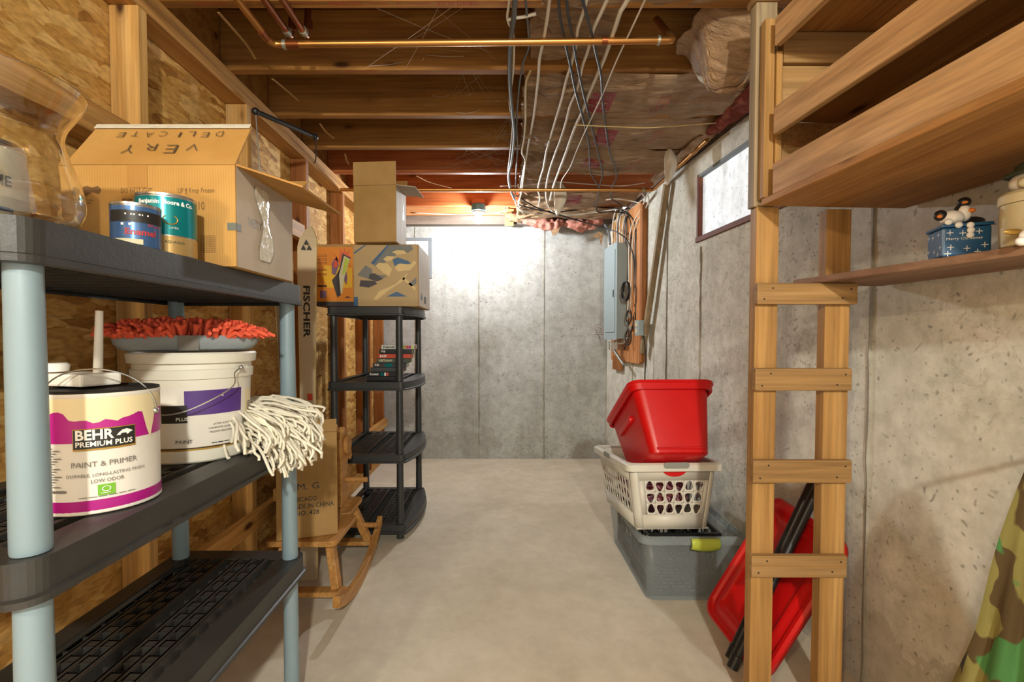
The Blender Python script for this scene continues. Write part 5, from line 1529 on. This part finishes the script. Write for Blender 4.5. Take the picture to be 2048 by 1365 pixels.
# ================================================================== CABLES
def cable(pix, z, r, mat, label, name='electrical_cable', group='cables stapled under the joists', k=4, end=None):
    pts = []
    for i, p in enumerate(pix):
        zz = z[i] if isinstance(z, (list, tuple)) else z
        pts.append(atz(p[0], p[1], zz))
    if pix[0][1] <= 2:                         # carries on overhead towards the viewer
        d = (pts[0] - pts[1]).normalized(); pts = [pts[0] + d * .9 + V((0, 0, -d.z * .9)), pts[0] + d * .35 + V((0, 0, -d.z * .35))] + pts
    if end: pts += [V(e) for e in end]
    return tag(MB().tube(sp(pts, k), r, 7).build(name, M[mat], smooth=True, ang=180), label, 'cable', group)
ZC = 2.184
cable([(1099, 0), (1094, 38), (1086, 85), (1079, 117), (1076, 158), (1067, 234), (1058, 280), (1054, 304), (1050, 328), (1043, 365), (1042, 385), (1038, 407)], ZC, .0062, 'white_cable', 'white cable nearest the left edge of the insulation paper')
cable([(1173, 0), (1165, 29), (1155, 59), (1152, 88), (1143, 126), (1132, 161), (1123, 199), (1110, 243), (1096, 290), (1092, 306), (1087, 336), (1082, 352), (1076, 378), (1080, 395), (1077, 412)], ZC, .0062, 'white_cable', 'second thick white cable from the left edge of the insulation paper')
cable([(1214, 0), (1202, 26), (1187, 59), (1176, 100), (1164, 135), (1155, 176), (1140, 211), (1132, 243), (1120, 281), (1111, 305), (1098, 345), (1092, 378), (1094, 404), (1103, 422)], ZC, .0062, 'white_cable', 'third thick white cable from the left edge of the insulation paper')
cable([(1255, 0), (1240, 26), (1225, 70), (1211, 111), (1196, 146), (1178, 187), (1167, 217), (1152, 249), (1140, 281), (1132, 305), (1120, 337), (1106, 375), (1100, 400)], ZC, .0075, 'white_cable', 'thickest white cable, crossed by the thin white wire')
cable([(1290, 0), (1260, 64), (1231, 126), (1208, 182), (1184, 234), (1167, 270), (1152, 305), (1140, 335), (1124, 360), (1121, 376)], ZC - .012, .0032, 'white_cable', 'thin straight white wire slanting across the other cables')
cable([(1061, 141), (1052, 164), (1051, 205), (1051, 243), (1048, 278), (1044, 305), (1051, 322), (1047, 357), (1044, 381), (1038, 405)], ZC - .004, .0055, 'beige_cable', 'yellowed cable looping from the second joist beside the white ones')
cable([(1030, 0), (1027, 38), (1022, 73), (1019, 117), (1020, 176), (1026, 240), (1028, 272), (1023, 322), (1017, 352), (1022, 381), (1030, 400)], ZC - .006, .009, 'grey_cable', 'thick dark cable bundle at the left of the cable run')
cable([(1019, 0), (1015, 38), (1027, 73), (1026, 146), (1019, 205), (1025, 249), (1020, 308), (1016, 345), (1019, 375), (1028, 400)], ZC + .004, .0045, 'white_cable', 'slim white cable twisting around the dark bundle')
cable([(1051, 0), (1058, 88), (1047, 123), (1038, 176), (1033, 249), (1035, 293), (1032, 345), (1030, 395)], ZC + .002, .0042, 'grey_cable', 'slim grey cable right of the dark bundle')
cable([(1117, 0), (1120, 35), (1129, 82), (1140, 129), (1152, 187), (1167, 240), (1177, 284), (1179, 308), (1181, 343), (1193, 366), (1199, 380)], ZC - .008, .0048, 'black_cable', 'leftmost of the three black cables under the insulation')
cable([(1133, 0), (1137, 35), (1146, 82), (1155, 132), (1167, 187), (1181, 243), (1193, 293), (1205, 346), (1199, 372), (1193, 415)], ZC - .008, .0048, 'black_cable', 'middle one of the three black cables under the insulation')
cable([(1165, 0), (1181, 59), (1193, 111), (1202, 152), (1205, 199), (1211, 249), (1219, 302), (1233, 349), (1225, 374), (1222, 396), (1245, 412)], ZC - .01, .0048, 'black_cable', 'rightmost of the three black cables under the insulation')
cable([(1150, 250), (1190, 252), (1240, 254), (1290, 256), (1340, 253), (1395, 249), (1432, 246)], ZC - .016, .0026, 'beige_cable', 'thin yellow wire strung across the kraft paper')
cable([(1072, 27), (1050, 33), (1030, 36), (1015, 40)], ZC + .002, .0055, 'white_cable', 'short white cable stapled across the nearest joist')
cable([(1000, 372), (1050, 371), (1105, 364), (1170, 368), (1240, 372), (1290, 366)], 2.205, .003, 'white_cable', 'thin pale wire along the red joist')

# run along the far wall towards the panel
def cab3(pix, r, mat, label, k=5):
    return tag(MB().tube(sp([at(*p) for p in pix], k), r, 7).build('electrical_cable', M[mat], smooth=True, ang=180), label, 'cable', 'cables running to the electrical panel')
cab3([(1032, 391, 3.7), (1077, 417, 3.85), (1145, 438, 4.0), (1201, 454, 4.0), (1234, 465, 3.9), (1253, 480, 3.78), (1266, 510, 3.74), (1268, 560, 3.74), (1270, 620, 3.74), (1262, 665, 3.74), (1248, 700, 3.76)], .0055, 'black_cable', 'long black cable sweeping past the bulb side down beside the panel')
cab3([(1038, 410, 3.9), (1081, 421, 4.0), (1129, 423, 4.1), (1185, 416, 4.1), (1234, 418, 4.0), (1258, 430, 3.85), (1271, 452, 3.72), (1270, 500, 3.70), (1272, 560, 3.70), (1271, 640, 3.70)], .0055, 'black_cable', 'black cable bundle running just under the kraft paper to the panel')
cab3([(1193, 412, 3.9), (1196, 424, 3.95), (1220, 424, 3.95), (1252, 428, 3.9), (1262, 450, 3.82), (1260, 500, 3.80), (1256, 560, 3.80)], .005, 'black_cable', 'black cable hooking under the insulation left of the panel board')
cab3([(1030, 396, 3.75), (1034, 412, 3.8), (1052, 424, 3.95), (1097, 431, 4.1), (1145, 430, 4.15), (1193, 425, 4.1), (1234, 419, 4.0), (1255, 424, 3.9), (1262, 440, 3.85)], .005, 'white_cable', 'white cable drooping along the far insulation edge')
cab3([(1103, 422, 3.95), (1125, 428, 4.05), (1160, 430, 4.1), (1200, 420, 4.1), (1240, 417, 4.0), (1262, 430, 3.9)], .0045, 'white_cable', 'short white cable lying below the pink insulation print')
cab3([(1034, 400, 3.85), (1045, 425, 4.1), (1065, 436, 4.3), (1085, 448, 4.4)], .0035, 'white_cable', 'thin white wire ending at the pink fibreglass')
cab3([(828, 426, 4.44), (870, 428, 4.43), (920, 430, 4.43), (960, 428, 4.43), (1000, 424, 4.43), (1012, 420, 4.42)], .0045, 'white_cable', 'white cable along the header left and right of the bulb')
cab3([(962, 428, 4.43), (985, 426, 4.44), (1010, 430, 4.44)], .004, 'white_cable', 'short white cable right of the bulb on the header')
cab3([(1212, 400, 3.75), (1230, 398, 3.7), (1262, 402, 3.7), (1288, 408, 3.6), (1290, 398, 3.5), (1300, 380, 3.4)], .0045, 'white_cable', 'white cable rising to the corner of the right wall')
cab3([(1285, 388, 3.42), (1290, 400, 3.5), (1279, 424, 3.65), (1264, 452, 3.75), (1258, 490, 3.79), (1258, 560, 3.79), (1255, 640, 3.79)], .005, 'white_cable', 'white cable dropping from the corner beside the panel, nearer the panel')
cab3([(1296, 392, 3.42), (1297, 404, 3.5), (1286, 426, 3.6), (1272, 450, 3.68), (1265, 490, 3.74), (1263, 560, 3.76), (1260, 620, 3.77)], .005, 'white_cable', 'white cable dropping from the corner beside the panel, farther from the panel')
mats_ = ['white_cable', 'beige_cable', 'white_cable', 'grey_cable', 'white_cable', 'beige_cable', 'white_cable', 'grey_cable', 'black_cable']
for i in range(9):
    x = 1226 + i * 3.3; dd = 4.13 - i * .031
    cab3([(x + 6 + (i * 7) % 5, 420 + (i * 5) % 9, 3.98), (x + 1 + (i * 3) % 4, 438, dd + .0), (x - 1 + (i % 3), 462, dd), (x + (i % 2), 489, dd)], .0055, mats_[i], ['leftmost cable entering the top of the electrical panel'] [0] if i == 0 else 'cable number %s from the left entering the panel top' % ['', 'two', 'three', 'four', 'five', 'six', 'seven', 'eight', 'nine'][i])
tag(MB().tube(sp([at(1053, 440, 4.46), at(1120, 440, 4.46), at(1190, 438, 4.46), at(1207, 446, 4.44), at(1217, 465, 4.3), at(1220, 488, 4.15)], 6), .011, 10).build('conduit', M['frame_grey'], smooth=True, ang=180), 'grey conduit running along the far sill into the panel', 'conduit')

# ================================================================== ELECTRICAL PANEL AND BOARD
bb = thing('panel_board', 'plywood backing board with an upright stud on the right wall', 'board', RW(.02, 3.95, .95))
a, b = RW(.022, 3.62, 1.55), RW(.022, 4.33, 1.55)
MB().beam(a, b, .02, 1.2).build('plywood', M['plywood'], bb, bevel=.002, seg=1)
a, b = RW(.020, 3.56, 1.545), RW(.020, 3.605, 1.545)
MB().beam(a, b, .038, 1.16).build('stud', M['stud_dark'], bb, bevel=.002, seg=1)
a, b = RW(.024, 4.05, .93), RW(.024, 4.28, .93)
MB().beam(a, b, .022, .12).build('lower_board', M['stud_dark'], bb, bevel=.002, seg=1)
ep = thing('breaker_cabinet', 'grey-blue metal breaker panel on the plywood board', 'electrical panel', RW(.08, 4.03, 1.13))
a, b = RW(.0785, 3.87, 1.515), RW(.0785, 4.21, 1.515)
MB().beam(a, b, .09, .755).build('box', M['panel_grey'], ep, bevel=.002)
a, b = RW(.1275, 3.862, 1.515), RW(.1275, 4.218, 1.515)
cv = MB().beam(a, b, .008, .775).build('cover', M['panel_grey'], ep, bevel=.003)
a, b = RW(.1345, 3.90, 1.52), RW(.1345, 4.16, 1.52)
dr_ = MB().beam(a, b, .006, .66).build('door', M['panel_grey'], ep, bevel=.002)
a, b = RW(.139, 3.915, 1.50), RW(.139, 3.935, 1.50)
MB().beam(a, b, .006, .06).build('latch', M['black_plastic'], dr_, bevel=.001)
mb = MB()
for k in range(3): mb.tube(sp([RW(.09 - k * .02, 3.98 + k * .06, 1.14), RW(.085, 3.99 + k * .05, 1.105 - k * .006), RW(.06, 3.90 + k * .04, 1.10), RW(.05, 3.84, 1.15 + k * .02)], 5), .004, 6)
mb.build('bottom_wires', M['white_cable'], ep, smooth=True)
# coil, splitters, drop wires
def coil(c, R, n, r, label, ax=(-1, -.35, 0)):
    c = V(c); ax = V(ax).normalized(); u = ax.cross(V((0, 0, 1))).normalized(); w = u.cross(ax)
    pts = []
    for k in range(n * 20 + 1):
        t_ = 2 * math.pi * k / 20; q = k / 20
        pts.append(c + (u * math.cos(t_) * .62 + w * math.sin(t_)) * (R * (1 + .05 * math.sin(q * 2.3))) + ax * (.006 * q))
    return tag(MB().tube(pts, r, 6).build('cable_coil', M['black_cable'], smooth=True, ang=180), label, 'cable', 'black cable coils beside the panel')
coil(at(1254, 583, 3.74), .070, 4, .0042, 'largest coil of black cable, hung beside the panel middle')
coil(at(1259, 634, 3.74), .052, 2, .003, 'small loop of black cable below the big coil')
coil(at(1258, 675, 3.74), .058, 2, .003, 'lowest loop of black cable near the foot of the board')
sb = thing('cable_splitter', 'small metal cable splitters fixed on the plywood beside the panel', 'splitter', at(1257, 660, 3.78))
for k, (x, y) in enumerate(((1258, 632), (1260, 655))):
    p = at(x, y, 3.76); MB().obox(p, V((.006, 0, 0)), V((0, .02, 0)), V((0, 0, .014))).build('body', M['steel'], sb, bevel=.002)
    MB().tube([p + V((-.004, -.03, 0)), p + V((-.004, .03, 0))], .004, 8).build('connector', M['steel'], sb, smooth=True)
jb = thing('junction_box', 'small metal junction box below the electrical panel', 'junction box', at(1225, 695, 4.0))
p = at(1226, 692, 4.02); MB().obox(p, V((.03, 0, 0)), V((0, .035, 0)), V((0, 0, .035))).build('box', M['steel'], jb, bevel=.003)
MB().tube([p + V((.0, -.02, -.03)), p + V((.03, -.22, -.14))], .012, 10).build('connector', M['steel'], jb, smooth=True)
ot = thing('outlet_box', 'grey surface outlet box with two receptacles on the right wall stud', 'outlet', RW(.07, 3.5, 1.16))
oc = RW(.066, 3.50, 1.215)
MB().obox(oc, V((.030, 0, 0)), V((-.0026, .04, 0)), V((0, 0, .055))).build('box', M['panel_grey'], ot, bevel=.004)
for dz in (.022, -.022):
    MB().obox(oc + V((-.031, 0, dz)), V((.003, 0, 0)), V((0, .018, 0)), V((0, 0, .014))).build('receptacle', M['cream'], ot, bevel=.002)
tag(MB().tube(sp([at(1287, 671, 3.46), at(1290, 690, 3.44), at(1291, 720, 3.44), at(1290, 770, 3.44), at(1296, 850, 3.40), at(1296, 915, 3.42)], 5), .0045, 7).build('power_cord', M['black_cable'], smooth=True, ang=180), 'black cord dropping from the outlet box behind the red tub', 'cord')
tag(MB().beam(at(1334, 368, 3.14), at(1285, 706, 3.52), .036, .036, up=(1, 0, 0)).build('leaning_stick', M['ladder_grey'], bevel=.002), 'slim wooden stick slanting down the right wall beside the panel board', 'stick')
lw = thing('loose_wires', 'tuft of thin brown loose wires on the far wall beside the panel', 'wire', at(1200, 655, 4.5))
mb = MB(); random.seed(9)
for k in range(5):
    mb.tube(sp([at(1212, 662 + k * 2, 4.40), at(1200 - k * 3, 650 + k * 5, 4.52), at(1188 + k * 3, 655 + k * 6, 4.578), at(1200, 675 + k * 2, 4.578)], 4), .0012, 4)
mb.build('strands', M['brown_red'], lw, smooth=True)

# ================================================================== BULB AND SMALL OVERHEAD THINGS
bp = at(957, 437, 3.97)
lt = thing('bulb_fixture', 'bare glowing light bulb in a blue plastic ceiling box', 'light', V((bp.x, bp.y, bp.z)))
MB().lathe([(.052, .055), (.058, .058), (.058, .105), (.05, .112), (.0, .112)], bp, 24).build('ceiling_box', M['fixture_blue'], lt, smooth=True)
MB().lathe([(.030, .035), (.046, .042), (.046, .055), (.0, .0551)], bp, 24).build('socket', M['white'], lt, smooth=True)
MB().lathe([(.0005, -.042), (.016, -.038), (.027, -.024), (.031, -.006), (.028, .012), (.019, .028), (.015, .036), (.0, .0365)], bp, 24).build('bulb', emit('bulb_glow', BULB_COLOR, BULB_STRENGTH), lt, smooth=True)
MB().box(bp.x - .05, bp.x + .05, bp.y - .03, 4.012, bp.z + .113, bp.z + .15).build('mounting_block', M['joist_red'], lt)

tg = thing('paper_tag', 'tan card tag hanging over the header right of the bulb', 'tag', at(1018, 432, 4.44))
ff = plane_fn(at(1018, 452, 4.43), (1, 0, 0), (0, 0, 1), 0)
MB().prism([(-.04, 0), (.04, .0), (.042, .15), (-.035, .155)], lambda u, v, t: ff(u, v, t), 0, .003).build('card', M['card2'], tg)
mb = MB(); mb.tube([ff(-.03 + .016 * math.cos(q), .15 + .022 * math.sin(q), .002) for q in [k * math.pi / 6 for k in range(13)]], .004, 6); mb.build('loop', M['paper_white'], tg, smooth=True)

hb = thing('hanging_bar', 'black capped bar hung on thin wires beside the stud wall', 'bar', (-1.0, 2.1, 2.08))
p0, p1 = at(511, 223, 2.06), at(630, 274, 2.42)
MB().tube([p0, p1], .0105, 12).build('bar', M['black_cable'], hb, smooth=True)
for p in (p0, p1): MB().ball(p, .016, 12, 8).build('end_cap', M['black_plastic'], hb, smooth=True)
MB().tube([p0, at(520, 345, 2.06)], .003, 6).build('wire', M['steel'], hb, smooth=True)
MB().tube(sp([p1, at(632, 300, 2.42), at(631, 322, 2.44), at(627, 326, 2.46)], 3), .0028, 6).build('wire', M['dark'], hb, smooth=True)

for i, (pp, lb_) in enumerate(((((437, 25, 1.60), (470, 62, 1.72), (495, 92, 1.84), (511, 118, 1.92)), 'thin tan strap curling from the joist nearest the camera'), (((545, 158, 2.00), (572, 180, 2.12), (598, 203, 2.22)), 'thin tan strap hanging from the second joist'),
        (((640, 248, 2.42), (652, 264, 2.5), (668, 277, 2.58)), 'thin tan strap hanging from the third joist'), (((690, 308, 2.82), (693, 320, 2.9), (697, 329, 2.95)), 'short tan strap hanging from the fourth joist'),
        (((833, 352, 3.22), (860, 365, 3.4), (905, 377, 3.5)), 'tan strip curling below the fifth joist near the upper carton'))):
    P = sp([at(*p) for p in pp], 4); mb = MB()
    for k in range(len(P) - 1): mb.beam(P[k], P[k + 1], .009, .0016)
    tag(mb.build('strap', M['card2']), lb_, 'strap', 'straps under the joists')

random.seed(21)
for i, (x0, x1, bay, n, lb_) in enumerate(((-.05, .12, 2.806, 42, 'dense white cobweb at the fourth joist beside the cables'), (-.35, .1, 3.202, 46, 'wide cobweb under the fifth joist'), (-.25, .05, 2.4, 22, 'thin cobweb strands under the third joist'), (-.55, .0, 1.983, 12, 'long fine cobweb thread near the copper pipe'))):
    mb = MB()
    for k in range(n):
        a = V((random.uniform(x0, x1), bay - .004 - random.random() * .006, random.uniform(JB - .002, JB + .12)))
        b = a + V((random.uniform(-.16, .16), -random.random() * .02, random.uniform(-.05, .05)))
        if random.random() < .3: b = V((random.uniform(x0, x1), bay - .36, JB + random.uniform(.0, .1)))
        m_ = (a + b) / 2 + V((0, 0, -.012 * random.random()))
        mb.tube(sp([a, m_, b], 3), random.choice((.0003, .0004, .0007)), 3, False)
    tag(mb.build('cobweb', M['cobweb']), lb_, 'cobweb', None, 'stuff')

# ================================================================== FIGURINES ON THE PLANK
g = thing('gift_box_figurine', 'blue ceramic gift box with two penguins on the lid', 'figurine', (1.045, 1.13, PZ))
gM = Matrix.Translation(V((1.040, 1.115, PZ))) @ Matrix.Rotation(math.radians(-22), 4, 'Z')
def gl(x, y, z): return gM @ V((x, y, z))
mb = MB().box(-.042, .042, -.04, .04, 0, .064); mb.v = [gl(*p) for p in mb.v]; mb.build('box', M['blue_box'], g, bevel=.004)
mb = MB().box(-.045, .045, -.043, .043, .0645, .072); mb.v = [gl(*p) for p in mb.v]; mb.build('lid', M['blue_box'], g, bevel=.003)
fn = lambda u, v: gl(u, -.0408, v); fn2 = lambda u, v: gl(-.0428, -u, v)
mb = MB(); mb.text('Merry Christmas', fn, .0075, w=.062, u0=-.036, v0=.034)
mb2 = MB()
for (u, v) in ((-.03, .052), (-.008, .05), (.02, .052), (-.028, .02), (.0, .016), (.03, .022), (-.033, .006), (.018, .008)):
    for F_ in (fn, fn2):
        mb.add([F_(u - .006, v - .0007), F_(u + .006, v - .0007), F_(u + .006, v + .0007), F_(u - .006, v + .0007), F_(u - .0007, v - .006), F_(u + .0007, v - .006), F_(u + .0007, v + .006), F_(u - .0007, v + .006)], [(0, 1, 2, 3), (4, 5, 6, 7)])
mb.build('print', M['white'], g)
def pg(c, s, lying):
    c = V(c)
    if lying:
        MB().ball(c, (.026 * s, .018 * s, .017 * s), 16, 10).build('penguin_body', M['white'], g, smooth=True)
        MB().ball(c + V((-.026 * s, 0, .006 * s)), (.012 * s, .012 * s, .012 * s)).build('penguin_head', M['black_plastic'], g, smooth=True)
        MB().ball(c + V((-.034 * s, -.008 * s, .002 * s)), (.006 * s, .004 * s, .004 * s)).build('beak', M['orange'], g, smooth=True)
    else:
        MB().ball(c, (.014 * s, .013 * s, .019 * s), 16, 10).build('penguin_body', M['white'], g, smooth=True)
        MB().ball(c + V((0, .006, .004)), (.016 * s, .012 * s, .019 * s), 16, 10).build('penguin_back', M['black_plastic'], g, smooth=True)
        MB().ball(c + V((0, 0, .025 * s)), (.013 * s, .012 * s, .011 * s)).build('penguin_head', M['black_plastic'], g, smooth=True)
        MB().ball(c + V((-.008, -.011 * s, .022 * s)), (.005 * s, .006 * s, .003 * s)).build('beak', M['orange'], g, smooth=True)
        MB().ball(c + V((.006, -.012 * s, .004)), (.008 * s, .006 * s, .005 * s)).build('scarf', M['orange'], g, smooth=True)
pg(gl(-.02, -.02, .088), 1.0, True); pg(gl(.004, -.012, .098), 1.0, False)
MB().ball(gl(.026, .0, .083), (.026, .010, .009), 14, 8).build('flipper', M['black_plastic'], g, smooth=True)
for k, (x, z) in enumerate(((-.034, .076), (-.016, .068), (.004, .066), (.005, .055), (.004, .044))):
    MB().ball(gl(x, -.043, z), (.008, .006, .007), 10, 7).build('snow_drip', M['white'], g, smooth=True)

jc = V((1.066, .985, PZ)); r = .047
j = thing('ceramic_jar', 'cream lidded jar with a snowman head and an angel in front', 'jar', jc)
MB().lathe([(r - .006, 0), (r - .001, .004), (r, .02), (r + .001, .07), (r - .001, .088)], jc, 32).build('body', M['cream'], j, smooth=True)
MB().lathe([(r + .002, .089), (r + .003, .092), (r + .003, .106), (r - .002, .112), (.0, .114)], jc, 32).build('lid', M['cream'], j, smooth=True)
hc = jc + V((-.01, 0, .130))
MB().ball(hc, (.030, .027, .022), 18, 11).build('snowman_head', M['white'], j, smooth=True)
MB().ball(hc + V((-.022, -.016, -.004)), (.014, .011, .011), 12, 8).build('beard', M['cream'], j, smooth=True)
MB().ball(hc + V((.006, -.016, .003)), (.018, .014, .012), 12, 8).build('face', M['brown_red'], j, smooth=True)
MB().lathe([(.0, .0), (.038, .0), (.036, .005), (.024, .007), (.021, .020), (.014, .025), (.0, .026)], hc + V((.002, 0, .015)), 22).build('hat', M['green_hat'], j, smooth=True)
MB().lathe([(.0, .0), (.028, .001), (.030, .006), (.024, .010), (.0, .011)], hc + V((0, 0, -.026)), 20).build('scarf', M['blue_box'], j, smooth=True)
ac = jc + V((-.031, -.036, .0))
an = MB().lathe([(.0, .0), (.017, .001), (.018, .010), (.013, .024), (.008, .032), (.0, .034)], ac, 16).build('angel_body', M['skin_clay'], j, smooth=True)
MB().ball(ac + V((0, 0, .042)), (.0125, .0125, .0125), 14, 9).build('angel_head', M['skin_clay'], j, smooth=True)
random.seed(31); mb = MB()
for k in range(26):
    a = random.random() * 2 * math.pi; e = random.uniform(.2, 1.4)
    mb.ball(ac + V((.012 * math.cos(a) * math.cos(e), .004 + .012 * math.sin(a) * math.cos(e), .045 + .012 * math.sin(e))), .0042, 6, 5)
mb.build('angel_hair', M['hair_gold'], j, smooth=True)
for sx in (-1, 1):
    MB().ball(ac + V((sx * .020, .002, .014)), (.010, .007, .015), 12, 8).build('angel_sleeve', M['white'], j, smooth=True)
MB().ball(ac + V((0, -.012, .026)), (.009, .004, .007), 10, 7).build('angel_collar', M['white'], j, smooth=True)
MB().ball(ac + V((-.034, .008, .026)), (.020, .005, .006), 12, 7).build('angel_wing', M['gold'], j, smooth=True)
MB().ball(ac + V((-.026, -.001, .006)), (.014, .010, .009), 12, 7).build('snow_mound', M['white'], j, smooth=True)
